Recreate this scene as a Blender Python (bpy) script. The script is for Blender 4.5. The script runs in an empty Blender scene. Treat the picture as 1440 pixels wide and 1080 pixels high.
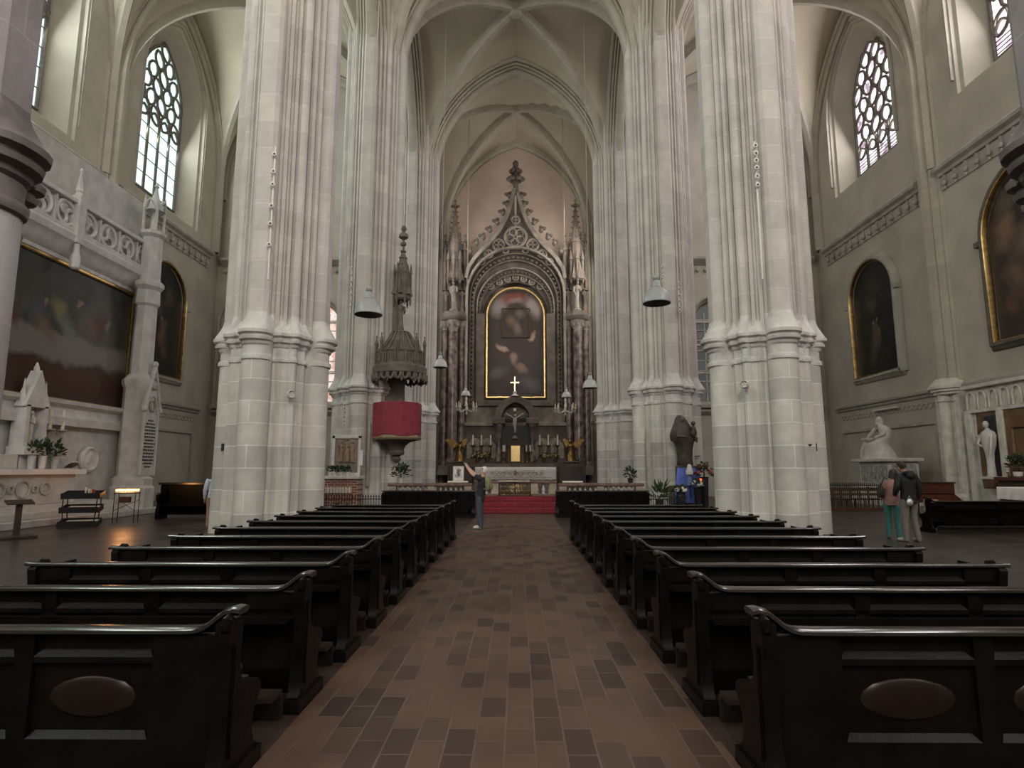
import bpy, bmesh, math, random
from mathutils import Vector, Matrix
import numpy as np
random.seed(7)
PI=math.pi
SC=bpy.context.scene
COL=SC.collection
# ------------------------------------------------------------------ camera model
FPX=850.0; PITCH=math.atan(120/FPX); YAW=math.atan(8/FPX*math.cos(PITCH)); EYE=1.65; CX=0.08
def at(px,py,Y=None,X=None,Z=None):
    r=(px-720)/FPX; u=(540-py)/FPX
    fy=math.cos(PITCH)-u*math.sin(PITCH); uz=math.sin(PITCH)+u*math.cos(PITCH)
    x=r*math.cos(YAW)-fy*math.sin(YAW); y=fy*math.cos(YAW)+r*math.sin(YAW)
    t=Y/y if Y is not None else ((X-CX)/x if X is not None else (Z-EYE)/uz)
    return Vector((CX+x*t,y*t,EYE+uz*t))
# ------------------------------------------------------------------ materials
def mat(name,col,rough=.6,metal=0.,var=.12,scale=6.,bump=0.,bscale=40.,col2=None,emit=None,estr=0.,spec=.5,coat=0.):
    m=bpy.data.materials.new(name); m.use_nodes=True; nt=m.node_tree; N=nt.nodes; L=nt.links
    b=N['Principled BSDF']; b.inputs['Roughness'].default_value=rough; b.inputs['Metallic'].default_value=metal
    b.inputs['Specular IOR Level'].default_value=spec
    if coat: b.inputs['Coat Weight'].default_value=coat
    tc=N.new('ShaderNodeTexCoord')
    no=N.new('ShaderNodeTexNoise'); no.inputs['Scale'].default_value=scale; no.inputs['Detail'].default_value=5
    L.new(tc.outputs['Object'],no.inputs['Vector'])
    cr=N.new('ShaderNodeValToRGB'); e=cr.color_ramp.elements
    c1=[max(0,c*(1-var)) for c in col]; c2=[min(1,c*(1+var)) for c in col] if col2 is None else col2
    e[0].position=.35; e[0].color=(*c1,1); e[1].position=.65; e[1].color=(*c2,1)
    L.new(no.outputs['Fac'],cr.inputs['Fac']); L.new(cr.outputs['Color'],b.inputs['Base Color'])
    if bump:
        n2=N.new('ShaderNodeTexNoise'); n2.inputs['Scale'].default_value=bscale; n2.inputs['Detail'].default_value=4
        L.new(tc.outputs['Object'],n2.inputs['Vector'])
        bp=N.new('ShaderNodeBump'); bp.inputs['Strength'].default_value=bump; bp.inputs['Distance'].default_value=.02
        L.new(n2.outputs['Fac'],bp.inputs['Height']); L.new(bp.outputs['Normal'],b.inputs['Normal'])
    if emit:
        b.inputs['Emission Color'].default_value=(*emit,1); b.inputs['Emission Strength'].default_value=estr
    return m
def stone_mat(name,c1,c2,mortar,bw=1.1,rh=.62,ms=.012,radial=True,var=.35,R=1.6,rough=.8,bump=.25,squash=1.):
    """ashlar blocks laid around a pier (angle about its axis) or along a wall"""
    m=bpy.data.materials.new(name); m.use_nodes=True; nt=m.node_tree; N=nt.nodes; L=nt.links
    b=N['Principled BSDF']; b.inputs['Roughness'].default_value=rough; b.inputs['Specular IOR Level'].default_value=.25
    tc=N.new('ShaderNodeTexCoord'); sp=N.new('ShaderNodeSeparateXYZ'); L.new(tc.outputs['Object'],sp.inputs[0])
    if radial:
        an=N.new('ShaderNodeMath'); an.operation='ARCTAN2'; L.new(sp.outputs['Y'],an.inputs[0]); L.new(sp.outputs['X'],an.inputs[1])
        mu=N.new('ShaderNodeMath'); mu.operation='MULTIPLY'; mu.inputs[1].default_value=R; L.new(an.outputs[0],mu.inputs[0]); U=mu.outputs[0]
    else:
        ad=N.new('ShaderNodeMath'); ad.operation='ADD'; L.new(sp.outputs['X'],ad.inputs[0]); L.new(sp.outputs['Y'],ad.inputs[1]); U=ad.outputs[0]
    cb=N.new('ShaderNodeCombineXYZ'); L.new(U,cb.inputs['X']); L.new(sp.outputs['Z'],cb.inputs['Y'])
    br=N.new('ShaderNodeTexBrick'); L.new(cb.outputs[0],br.inputs['Vector'])
    br.inputs['Scale'].default_value=1; br.inputs['Brick Width'].default_value=bw; br.inputs['Row Height'].default_value=rh
    br.inputs['Mortar Size'].default_value=ms; br.inputs['Mortar Smooth'].default_value=.3
    br.inputs['Color1'].default_value=(*c1,1); br.inputs['Color2'].default_value=(*c2,1); br.inputs['Mortar'].default_value=(*mortar,1)
    no=N.new('ShaderNodeTexNoise'); no.inputs['Scale'].default_value=1.3; no.inputs['Detail'].default_value=8; no.inputs['Roughness'].default_value=.65
    L.new(tc.outputs['Object'],no.inputs['Vector'])
    mr=N.new('ShaderNodeMapRange'); mr.inputs['From Min'].default_value=.3; mr.inputs['From Max'].default_value=.7
    mr.inputs['To Min'].default_value=1-var; mr.inputs['To Max'].default_value=1+var*.4; L.new(no.outputs['Fac'],mr.inputs['Value'])
    mx=N.new('ShaderNodeMix'); mx.data_type='RGBA'; mx.blend_type='MULTIPLY'; mx.inputs['Factor'].default_value=1
    L.new(br.outputs['Color'],mx.inputs['A']); L.new(mr.outputs['Result'],mx.inputs['B']); L.new(mx.outputs['Result'],b.inputs['Base Color'])
    n2=N.new('ShaderNodeTexNoise'); n2.inputs['Scale'].default_value=14; n2.inputs['Detail'].default_value=6; L.new(tc.outputs['Object'],n2.inputs['Vector'])
    bp=N.new('ShaderNodeBump'); bp.inputs['Strength'].default_value=bump; bp.inputs['Distance'].default_value=.03
    L.new(n2.outputs['Fac'],bp.inputs['Height']); L.new(bp.outputs['Normal'],b.inputs['Normal'])
    return m
# ------------------------------------------------------------------ mesh builder
class MB:
    def __init__(s): s.v=[]; s.f=[]
    def add(s,vs,fs):
        o=len(s.v); s.v+= [tuple(p) for p in vs]; s.f+=[tuple(i+o for i in f) for f in fs]; return s
    def box(s,x0,x1,y0,y1,z0,z1):
        v=[(x,y,z) for z in(z0,z1) for y in(y0,y1) for x in(x0,x1)]
        return s.add(v,[(0,2,3,1),(4,5,7,6),(0,1,5,4),(2,6,7,3),(0,4,6,2),(1,3,7,5)])
    def cbox(s,c,d,rz=0,rx=0,ry=0):
        m=Matrix.Rotation(rz,3,'Z')@Matrix.Rotation(ry,3,'Y')@Matrix.Rotation(rx,3,'X'); c=Vector(c)
        v=[c+m@Vector((x*d[0]/2,y*d[1]/2,z*d[2]/2)) for z in(-1,1) for y in(-1,1) for x in(-1,1)]
        return s.add(v,[(0,2,3,1),(4,5,7,6),(0,1,5,4),(2,6,7,3),(0,4,6,2),(1,3,7,5)])
    def loft(s,rings,closed=True,cap=True):
        n=len(rings[0]); o=len(s.v); 
        for r in rings: s.v+=[tuple(p) for p in r]
        for i in range(len(rings)-1):
            for j in range(n if closed else n-1):
                k=(j+1)%n; s.f.append((o+i*n+j,o+i*n+k,o+(i+1)*n+k,o+(i+1)*n+j))
        if cap and closed:
            s.f.append(tuple(o+j for j in range(n-1,-1,-1))); s.f.append(tuple(o+(len(rings)-1)*n+j for j in range(n)))
        return s
    def prism(s,pts,d0,d1,axis='Z'):
        def P(u,v,d): return (u,v,d) if axis=='Z' else ((u,d,v) if axis=='Y' else (d,u,v))
        return s.loft([[P(u,v,d0) for u,v in pts],[P(u,v,d1) for u,v in pts]])
    def lathe(s,prof,n=16,c=(0,0,0),axis=None,cap=True,a0=0):
        R=[]
        for r,z in prof:
            R.append([Vector((r*math.cos(a0+2*PI*i/n),r*math.sin(a0+2*PI*i/n),z)) for i in range(n)])
        if axis is not None:
            q=Vector((0,0,1)).rotation_difference(Vector(axis)); R=[[q@p for p in r] for r in R]
        c=Vector(c); return s.loft([[p+c for p in r] for r in R],cap=cap)
    def tube(s,pts,r,n=8,cap=True,closed=False):
        pts=[Vector(p) for p in pts]; m=len(pts); rr=r if isinstance(r,(list,tuple)) else [r]*m
        R=[]; up=None
        for i in range(m):
            if closed: t=pts[(i+1)%m]-pts[i-1]
            else: t=pts[min(i+1,m-1)]-pts[max(i-1,0)]
            t=t.normalized() if t.length>1e-9 else Vector((0,0,1))
            if up is None:
                a=Vector((0,0,1)) if abs(t.z)<.9 else Vector((1,0,0)); up=(a-t*a.dot(t)).normalized()
            else:
                up=(up-t*up.dot(t)); up=up.normalized() if up.length>1e-6 else Vector((1,0,0))
            b=t.cross(up)
            R.append([pts[i]+(up*math.cos(2*PI*k/n)+b*math.sin(2*PI*k/n))*rr[i] for k in range(n)])
        if closed: R.append(R[0]); return s.loft(R,cap=False)
        return s.loft(R,cap=cap)
    def ball(s,c,r,n=10,m=7):
        rx,ry,rz=(r,r,r) if not isinstance(r,(list,tuple)) else r
        R=[]
        for i in range(m+1):
            a=-PI/2+PI*i/m; q=max(math.cos(a),.02)
            R.append([(c[0]+rx*q*math.cos(2*PI*k/n),c[1]+ry*q*math.sin(2*PI*k/n),c[2]+rz*math.sin(a)) for k in range(n)])
        return s.loft(R)
    def sweep(s,path,sec,lat,close_sec=True,cap=True):
        """path in one plane; sec = list of (outward r, lateral w); lat = lateral unit vector"""
        lat=Vector(lat); pts=[Vector(p) for p in path]; R=[]
        for i,p in enumerate(pts):
            t=(pts[min(i+1,len(pts)-1)]-pts[max(i-1,0)]).normalized(); nrm=lat.cross(t)
            R.append([p+nrm*r+lat*w for r,w in sec])
        return s.loft(R,closed=close_sec,cap=cap)
    def mesh(s,name,smooth=None):
        me=bpy.data.meshes.new(name); me.from_pydata(s.v,[],s.f); 
        bm=bmesh.new(); bm.from_mesh(me); bmesh.ops.recalc_face_normals(bm,faces=bm.faces); bm.to_mesh(me); bm.free()
        if smooth is not None:
            me.polygons.foreach_set('use_smooth',[True]*len(me.polygons)); me.set_sharp_from_angle(angle=math.radians(smooth))
        return me
    def build(s,name,m,parent=None,smooth=35,loc=None,bevel=0):
        o=bpy.data.objects.new(name,s.mesh(name,smooth)); COL.objects.link(o)
        for mm in (m if isinstance(m,(list,tuple)) else [m]): o.data.materials.append(mm)
        if parent is not None: o.parent=parent
        if loc is not None: o.location=loc
        if bevel:
            b=o.modifiers.new('bevel','BEVEL'); b.width=bevel; b.segments=2; b.limit_method='ANGLE'
        return o
def tag(o,label,cat=None,group=None,kind=None):
    o['label']=label
    if cat: o['category']=cat
    if group: o['group']=group
    if kind: o['kind']=kind
    return o
def thing(name,label,cat,loc=(0,0,0),rz=0,group=None,kind=None):
    o=bpy.data.objects.new(name,None); COL.objects.link(o); o.location=loc; o.rotation_euler=(0,0,rz); o.empty_display_size=.1
    return tag(o,label,cat,group,kind)
def copy_tree(o,parent=None):
    c=o.copy(); COL.objects.link(c); c.parent=parent
    for ch in list(o.children): copy_tree(ch,c)
    return c
def dup(o,loc,rz=None,label=None,scale=None):
    c=copy_tree(o); c.location=loc
    if rz is not None: c.rotation_euler=(0,0,rz)
    if label: c['label']=label
    if scale: c.scale=scale
    return c
# pointed arch: half span a, springing z0, rise h  -> points left foot .. crown .. right foot
def arc_z(x,a,h):
    if h>=a:
        c=(h*h-a*a)/(2*a); R=a+c; return math.sqrt(max(0,R*R-(abs(x)+c)**2))
    R=(a*a+h*h)/(2*h); return math.sqrt(max(0,R*R-x*x))-(R-h)
def arch_pts(a,z0,h,n=10,foot=None):
    P=[]
    if h>=a:
        c=(h*h-a*a)/(2*a); R=a+c; th=math.atan2(h,c)
        for i in range(n+1):
            t=th*i/n; P.append((-(R*math.cos(t)-c),z0+R*math.sin(t)))
    else:
        R=(a*a+h*h)/(2*h); th=math.asin(a/R)
        for i in range(n+1):
            t=PI/2+th-th*i/n; P.append((R*math.cos(t),z0+h-R+R*math.sin(t)))
    Q=P+[(-x,z) for x,z in P[-2::-1]]
    if foot is not None: Q=[(-a,foot)]+Q+[(a,foot)]
    return Q
# ------------------------------------------------------------------ palette
M={}
M['plaster']=mat('plaster',(.455,.43,.365),.85,var=.10,scale=.7,bump=.08,bscale=20)
M['vault']=mat('vault_plaster',(.54,.485,.385),.9,var=.07,scale=.5,bump=.05,bscale=12)
M['rib']=stone_mat('rib_stone',(.42,.39,.33),(.46,.43,.36),(.5,.47,.4),bw=1.,rh=.9,radial=False,var=.15)
M['pier_base']=stone_mat('pier_base_ashlar',(.47,.46,.44),(.64,.62,.57),(.74,.73,.71),bw=1.25,rh=.56,ms=.014,var=.22)
M['pier_shaft']=stone_mat('pier_shaft_ashlar',(.53,.50,.48),(.61,.58,.54),(.67,.64,.60),bw=2.1,rh=.78,ms=.010,var=.18)
M['pier_cap']=mat('pier_cap_stone',(.58,.57,.55),.8,var=.12,scale=3,bump=.2,bscale=15)
M['trim']=mat('trim_stone',(.40,.385,.34),.8,var=.14,scale=2,bump=.15,bscale=20)
M['pale']=mat('pale_limestone',(.62,.61,.55),.75,var=.14,scale=3,bump=.2,bscale=20)
M['tracery']=mat('backlit_tracery_stone',(.16,.145,.125),.8,var=.2)  # stone coloured dark to stand for tracery seen against the light
M['shaft_shaded']=stone_mat('near_pier_shaded_veined_stone',(.235,.215,.225),(.28,.26,.265),(.33,.31,.31),bw=2.4,rh=1.3,ms=.012,var=.3)  # veined shaft stone, darkened because the near piers turn away from the light
M['base_shaded']=stone_mat('near_pier_shaded_base_stone',(.36,.345,.345),(.42,.405,.40),(.45,.43,.43),bw=2.4,rh=1.6,ms=.01,var=.15)  # pier base stone with the near piers' shade put into its colour
M['cap_shaded']=mat('near_pier_shaded_cap_stone',(.115,.10,.098),.7,var=.25,scale=4)  # cap stone painted dark for the shade on its far side
M['lead']=mat('window_lead',(.05,.05,.05),.6)
# ------------------------------------------------------------------ plan
GX=[-19.3,-6.5,6.5,19.3]; GY=[-15.5,-5.2,6.15,16.4,26.65,36.9,46.5]
Z0=20.6; HW=7.7      # springing and rise of the vault web
def F(s):            # normalised pointed profile 0..1
    s=min(abs(s),1.); return arc_z(s*5.6,5.6,HW)
def web(bx0,bx1,by0,by1,mx0,mx1,my0,my1,nx=20,ny=18):
    cx=(bx0+mx0+bx1-mx1)/2; ax=(bx1-mx1-bx0-mx0)/2; cy=(by0+my0+by1-my1)/2; ay=(by1-my1-by0-my0)/2
    def z(x,y): return Z0+max(F((x-cx)/ax),F((y-cy)/ay))
    xs=sorted(set([bx0,bx1]+[cx+ax*math.sin(PI/2*(2*i/nx-1)) for i in range(nx+1)]))
    ys=sorted(set([by0,by1]+[cy+ay*math.sin(PI/2*(2*i/ny-1)) for i in range(ny+1)]))
    v=[(x,y,z(x,y)) for y in ys for x in xs]; n=len(xs)
    f=[(j*n+i,j*n+i+1,(j+1)*n+i+1,(j+1)*n+i) for j in range(len(ys)-1) for i in range(n-1)]
    return v,f,(cx,cy,ax,ay)
ceiling=thing('ceiling','pale ribbed vault over nave and aisles','ceiling',kind='structure')
RIB=[(0.0,-.16),(0.0,.16),(.12,.24),(.22,.24),(.42,.36),(.9,.36),(.9,-.36),(.42,-.36),(.22,-.24),(.12,-.24)]
SMALL=[(0,-.08),(0,.08),(.1,.16),(.2,.18),(.22,.28),(.5,.3),(.5,-.3),(.22,-.28),(.2,-.18),(.1,-.16)]
for j in range(6):
    y0,y1=GY[j],GY[j+1]
    for i in range(3):
        x0,x1=GX[i],GX[i+1]
        if i!=1 and j==5: continue
        mx0=.85 if i>0 else .3; mx1=.85 if i<2 else .3
        my0=.45 if j>0 else .3; my1=.45 if j<5 else .3
        if i!=1 and j==4: my1=.3
        v,f,(cx,cy,ax,ay)=web(x0,x1,y0,y1,mx0,mx1,my0,my1)
        MB().add(v,f).build('vault_web',M['vault'],ceiling,smooth=30)
        for sgn in(1,-1):
            m=MB(); d=Vector((ax,sgn*ay,0)); lat=Vector((0,0,1)).cross(d.normalized())
            P=[]
            for k in range(-16,17):
                s=math.sin(PI/2*k/16); P.append(Vector((cx+ax*s,cy+sgn*ay*s,Z0+F(s)-.34)))
            P=[Vector((P[0].x,P[0].y,15.3 if abs(P[0].x)>15 else Z0-1.2))]+P+[Vector((P[-1].x,P[-1].y,15.3 if abs(P[-1].x)>15 else Z0-1.2))]
            m.sweep(P,[(r,w*.8) for r,w in RIB],-lat); m.build('diagonal_rib',M['rib'],ceiling,smooth=40)
        MB().lathe([(.02,-.62),(.28,-.58),(.38,-.45),(.30,-.35),(.42,-.25),(.42,.1)],10,(cx,cy,Z0+HW)).build('boss',M['rib'],ceiling)
# ------------------------------------------------------------------ piers
def quad_profile(kind):
    """outline of a quarter pier, from the +X shaft round to (not incl.) the +Y shaft"""
    if kind=='base':
        h=[(1.60,0),(1.585,.14),(1.53,.26),(1.44,.34),(1.33,.385),(1.18,.385),(1.06,.35),(1.03,.42),(1.06,.50),(1.075,.545),(1.03,.57),(.985,.60),(.96,.68),(.925,.735)]
        mid=[(.945,.775),(.945,.85),(.90,.90)]
    else:
        h=[(1.52,0),(1.52,.20),(1.44,.30),(1.34,.325),(1.17,.29),(1.14,.36),(1.22,.43),(1.15,.51),(1.02,.47),(1.0,.54),(1.09,.62),(1.02,.69),(.89,.63),(.915,.72)]
        mid=[(.945,.775),(.945,.85),(.90,.90)]
    sym=[(y,x) for x,y in h[::-1]]
    m2=[mid[0],mid[1],(mid[1][1],mid[1][0]),(mid[0][1],mid[0][0])]
    return h+[mid[0],mid[1],(.91,.91),(mid[1][1],mid[1][0]),(mid[0][1],mid[0][0])]+sym[:-1]
def full(kind):
    q=quad_profile(kind); P=[]
    for k in range(4):
        for x,y in q:
            for _ in range(k): x,y=-y,x
            P.append((x,y))
    return P
PB=full('base'); PS=full('shaft')
def ring(P,z,off=0,sc=1):
    R=[]
    for x,y in P:
        l=math.hypot(x,y); k=sc*(1+off/l); R.append((x*k,y*k,z))
    return R
def pier(name,x,y,label,sc=1,near=False):
    root=thing(name,label,'pier',(x,y,0),kind='structure')
    MB().loft([ring(PB,0,.02),ring(PB,4.52)],cap=True).build('base_shafts',M['base_shaded' if near else 'pier_base'],root,smooth=28)
    c=[(4.40,.0),(4.42,.05),(4.48,.065),(4.54,.05),(4.56,.0),(4.78,.0),(4.82,.05),(4.88,.07),(4.92,.16),(4.99,.18),(5.01,.13),(5.04,.14),(5.08,.23),(5.16,.24),(5.19,.20)]
    R=[ring(PB,z,o) for z,o in c]
    for t in(.25,.55,.8,1.):
        a=ring(PB,0,.20*(1-t)**1.0); b=ring(PS,0); R.append([((1-t)*p[0]+t*q[0],(1-t)*p[1]+t*q[1],5.19+.48*(t**.8)) for p,q in zip(a,b)])
    MB().loft(R).build('cap_moulding',M['cap_shaded' if near else 'pier_cap'],root,smooth=28)
    MB().loft([ring(PS,5.3),ring(PS,12),ring(PS,20),ring(PS,29)],cap=True).build('upper_shafts',M['shaft_shaded' if near else 'pier_shaft'],root,smooth=28)
    root.scale=(sc,sc,1)
    return root
PSC={2:1,3:.92,4:.93,5:1}; PXX={2:(-7.0,7.28),3:(-6.62,6.84),4:(-6.65,6.65),5:(-6.5,6.5),1:(-6.5,6.5)}
PT={j:(PXX[j][0]+1.52*PSC.get(j,1)-.02,PXX[j][1]-1.52*PSC.get(j,1)+.02) for j in PXX}
_q=[(1.52-x,y) for x,y in quad_profile('shaft')]
_h=[p for p in _q if p[0]<.64][:17]
ARCH=_h+[(1.25,_h[-1][1])]
ARCH=ARCH+[(r,-w) for r,w in ARCH[:0:-1]]
ARCH=[(r*.98+.03,w*.97) for r,w in ARCH]
# transverse arches (nave and aisles) and arcade arches
def arch_y(x0,x1,y,sec,h,zs=Z0-.1,foot=Z0-1.5):
    c=(x0+x1)/2;a=(x1-x0)/2
    return MB().sweep([Vector((c+x,y,z)) for x,z in arch_pts(a,zs,h,16,foot)],sec,(0,-1,0))
def arch_x(y0,y1,x,sec,h,zs=Z0-.1,foot=Z0-1.5,xb=None):
    c=(y0+y1)/2;a=(y1-y0)/2; xb=x if xb is None else xb
    return MB().sweep([Vector((x+(xb-x)*(u+a)/(2*a),c+u,z)) for u,z in arch_pts(a,zs,h,16,foot)],sec,(1,0,0))
for j in range(1,6):
    y=GY[j]
    tl,tr=PT[j]; q=PSC.get(j,1)*.98; arch_y(tl,tr,y,[(r*q,w*q) for r,w in ARCH],7.0).build('transverse_arch',M['rib'],ceiling,smooth=40)
    if j<5:
        for s in(-1,1):
            a,b=sorted((s*8.0,s*18.72)); arch_y(a,b,y,[(r*.8,w*.5) for r,w in ARCH],7.0,foot=15.3).build('transverse_arch',M['rib'],ceiling,smooth=40)
for j in range(0,5):
    for s in(-1,1):
        b=GY[j+1]-1.52*PSC.get(j+1,1)+.02; a=GY[j]+(1.52*PSC.get(j,1)-.02 if j>0 else .3)
        i_=0 if s<0 else 1; arch_x(a,b,PXX[max(j,1)][i_],[(r*.88,w*.88) for r,w in ARCH],6.9,xb=PXX[j+1][i_]).build('arcade_arch',M['rib'],ceiling,smooth=40)
        # wall rib against the aisle wall
        arch_x(GY[j]+.5,GY[j+1]-.5,s*19.25,SMALL,7.05,foot=15.3).build('wall_rib',M['rib'],ceiling,smooth=40)
arch_y(-5.4,5.4,46.35,SMALL,7.3).build('wall_rib',M['rib'],ceiling,smooth=40)
for s in(-1,1):
    a,b=sorted((s*7.6,s*19.0)); arch_y(a,b,37.35,SMALL,7.2).build('wall_rib',M['rib'],ceiling,smooth=40)
pl={1:('west bay','behind the nearest pews'),2:('',''),3:('','')}
lab={(-1,2):'foreshortened dark pier at the near left edge beside the Last pews',}
for j,yy in enumerate(GY[1:6],1):
    for s in(-1,1):
        side='left' if s<0 else 'right'
        L={1:'plain pier behind the camera position on the %s side of the nave'%side,
           2:'near pier at the %s edge of the photo with shade-darkened jutting cap'%side,
           3:'large moulded stone pier on the %s with a white spotlight rail, standing at the outer end of the pews'%side,
           4:'second moulded pier on the %s, %s'%(side,'carrying the pulpit' if s<0 else 'behind the brown statue of mother and child'),
           5:'farthest pier on the %s beside the dark high altar'%side}[j]
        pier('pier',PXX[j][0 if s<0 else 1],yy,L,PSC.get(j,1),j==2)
# ------------------------------------------------------------------ walls with pointed windows
def opening(u0,w,zb,zs,h,n=9):
    """closed ring of points (u,z): sill left .. up .. arch .. down right; w = half width"""
    return [(u0-w,zb),(u0-w,(zb+zs)/2)]+[(u0+x,z) for x,z in arch_pts(w,zs,h,n)]+[(u0+w,(zb+zs)/2),(u0+w,zb)]+[(u0+w*k,zb) for k in(.5,0,-.5)]
def project(ringpts,u0,u1,z0,z1):
    uc=sum(p[0] for p in ringpts)/len(ringpts); zc=(z0+z1)/2; out=[]
    zc=sum(p[1] for p in ringpts)/len(ringpts)
    for u,z in ringpts:
        du,dz=u-uc,z-zc; t=1e9
        if du>1e-6: t=min(t,(u1-uc)/du)
        if du<-1e-6: t=min(t,(u0-uc)/du)
        if dz>1e-6: t=min(t,(z1-zc)/dz)
        if dz<-1e-6: t=min(t,(z0-zc)/dz)
        out.append((uc+du*t,zc+dz*t))
    # snap to corners so the wall fills the rectangle
    for c in((u0,z0),(u1,z0),(u1,z1),(u0,z1)):
        k=min(range(len(out)),key=lambda i:(out[i][0]-c[0])**2+(out[i][1]-c[1])**2); out[k]=c
    return out
def wall_panel(mb,P3,u0,u1,z0,z1,op,steps):
    """P3(u,z,d) -> 3d point ; op=(uc,w,zb,zs,h); steps=[(grow,depth)...] from face inward"""
    rings=[]
    def R(g): uc,w,zb,zs,h=op; return opening(uc,w+g,zb-g*.8,zs,h+g*1.1)
    r0=R(steps[0][0]); rings.append([P3(u,z,0) for u,z in project(r0,u0,u1,z0,z1)])
    for g,d in steps: rings.append([P3(u,z,d) for u,z in R(g)])
    mb.loft(rings,cap=False)
def bars_window(P3,op,root,nl,tr_z,glass,stone,seed=0,full_tracery=False,bars=4):
    uc,w,zb,zs,h=op
    g=MB(); pts=opening(uc,w,zb,zs,h,9); g.add([P3(u,z,0) for u,z in pts],[tuple(range(len(pts)))]); g.build('glass',glass,root,smooth=None)
    rnd=random.Random(seed); lw=2*w/nl
    def inside(u,z):
        if z<zs: return abs(u-uc)<w
        return abs(u-uc)<w and z<zs+arc_z(u-uc,w,h)
    t=MB()
    def T(p,r): t.tube([P3(u,z,-.06) for u,z in p],r,5)
    T(opening(uc,w,zb,zs,h)+[opening(uc,w,zb,zs,h)[0]],.09)
    for k in range(1,nl): T([(uc-w+k*lw,zb),(uc-w+k*lw,tr_z)],.085)
    for k in range(nl):
        c=uc-w+(k+.5)*lw; T([(c+x,z) for x,z in arch_pts(lw/2,tr_z,lw*.75,5)],.075)
    # flowing tracery: leaning leaf-shaped eyes in rows, trefoil cusps inside
    z=tr_z+lw*.62; row=0
    while z<zs+h-.25:
        n=nl+ (row%2); 
        for k in range(n):
            c=uc-w+(k+.5)*lw-(lw/2 if row%2 else 0); 
            if not inside(c,z): continue
            lean=(.45 if (k+row)%2 else -.45); a=lw*.40; b=lw*.56
            loop=[]
            for q in range(13):
                th=2*PI*q/12; x=a*math.cos(th)*(1-.25*math.sin(th)); y=b*math.sin(th)
                x=a*abs(math.cos(th))**1.4*(1 if math.cos(th)>0 else -1); loop.append((c+x*math.cos(lean)-y*math.sin(lean),z+x*math.sin(lean)+y*math.cos(lean)))
            if sum(inside(*p) for p in loop)<7: continue
            T(loop,.075)
            if row%2==0: T([(c+.11*math.cos(2*PI*q/7)+lw*.5,z+.11*math.sin(2*PI*q/7)) for q in range(8)],.05)
        z+=lw*.86; row+=1
    t.build('tracery',stone,root,smooth=60)
    b=MB()
    for k in range(1,bars+1):
        z=zb+(tr_z-zb)*k/(bars+.3); b.tube([P3(uc-w,z,-.05),P3(uc+w,z,-.05)],.03,4)
    b.build('saddle_bars',M['lead'],root)
# ------------------------------------------------------------------ window glass (lit by daylight behind it)
def glass_mat(name,cols,strength,scale=(3,3),rough=.3,lines=True):
    m=bpy.data.materials.new(name); m.use_nodes=True; nt=m.node_tree; N=nt.nodes; L=nt.links
    b=N['Principled BSDF']; b.inputs['Roughness'].default_value=rough; b.inputs['Base Color'].default_value=(.1,.1,.1,1)
    tc=N.new('ShaderNodeTexCoord'); vo=N.new('ShaderNodeTexVoronoi'); vo.inputs['Scale'].default_value=scale[0]
    L.new(tc.outputs['Object'],vo.inputs['Vector'])
    sp=N.new('ShaderNodeSeparateColor'); L.new(vo.outputs['Color'],sp.inputs[0])
    cr=N.new('ShaderNodeValToRGB'); cr.color_ramp.interpolation='CONSTANT'; e=cr.color_ramp.elements
    e[0].position=0; e[0].color=(*cols[0],1); e[1].position=1/len(cols); e[1].color=(*cols[1],1)
    for k,c in enumerate(cols[2:],2): x=e.new(k/len(cols)); x.color=(*c,1)
    L.new(sp.outputs[0],cr.inputs['Fac']); L.new(cr.outputs['Color'],b.inputs['Emission Color'])
    b.inputs['Emission Strength'].default_value=strength
    return m
M['glass_l']=glass_mat('clear_leaded_glass',[(.62,.80,.78),(.66,.86,.84),(.72,.90,.88),(.66,.84,.72)],1.3,(1.6,1))
M['glass_r']=glass_mat('stained_rose_glass',[(.95,.88,.94),(.92,.76,.84),(1,.96,1),(.62,.45,.56),(.98,.90,.95),(.90,.78,.74),(.30,.22,.28)],1.6,(3.2,1))
M['glass_dark']=glass_mat('shaded_leaded_glass',[(.10,.11,.11),(.07,.08,.08),(.12,.12,.13)],.35,(2,1))
M['glass_orange']=glass_mat('lit_brick_coloured_glass',[(.75,.45,.35),(.9,.7,.6),(.95,.8,.75)],.9,(3,1))
M['glass_w']=glass_mat('west_window_glass',[(.95,.92,.85),(.9,.88,.84),(1,.96,.9)],3.0,(2,1))
for i,nm in enumerate(('glass_l','glass_r')): pass
WTOP=30.0
WIN={}
wn=[0]
def window(P3,op,name_lab,nl,tr_z,glass,kw={}):
    wn[0]+=1
    root=thing('window_%d'%wn[0],name_lab,'window',kind='structure')
    bars_window(P3,op,root,nl,tr_z,glass,M['tracery'],seed=wn[0],**kw)
    return root
STEPS=[(1.05,0),(1.02,.14),(.82,.17),(.78,.26),(.18,1.0),(0,1.0)]
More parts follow.
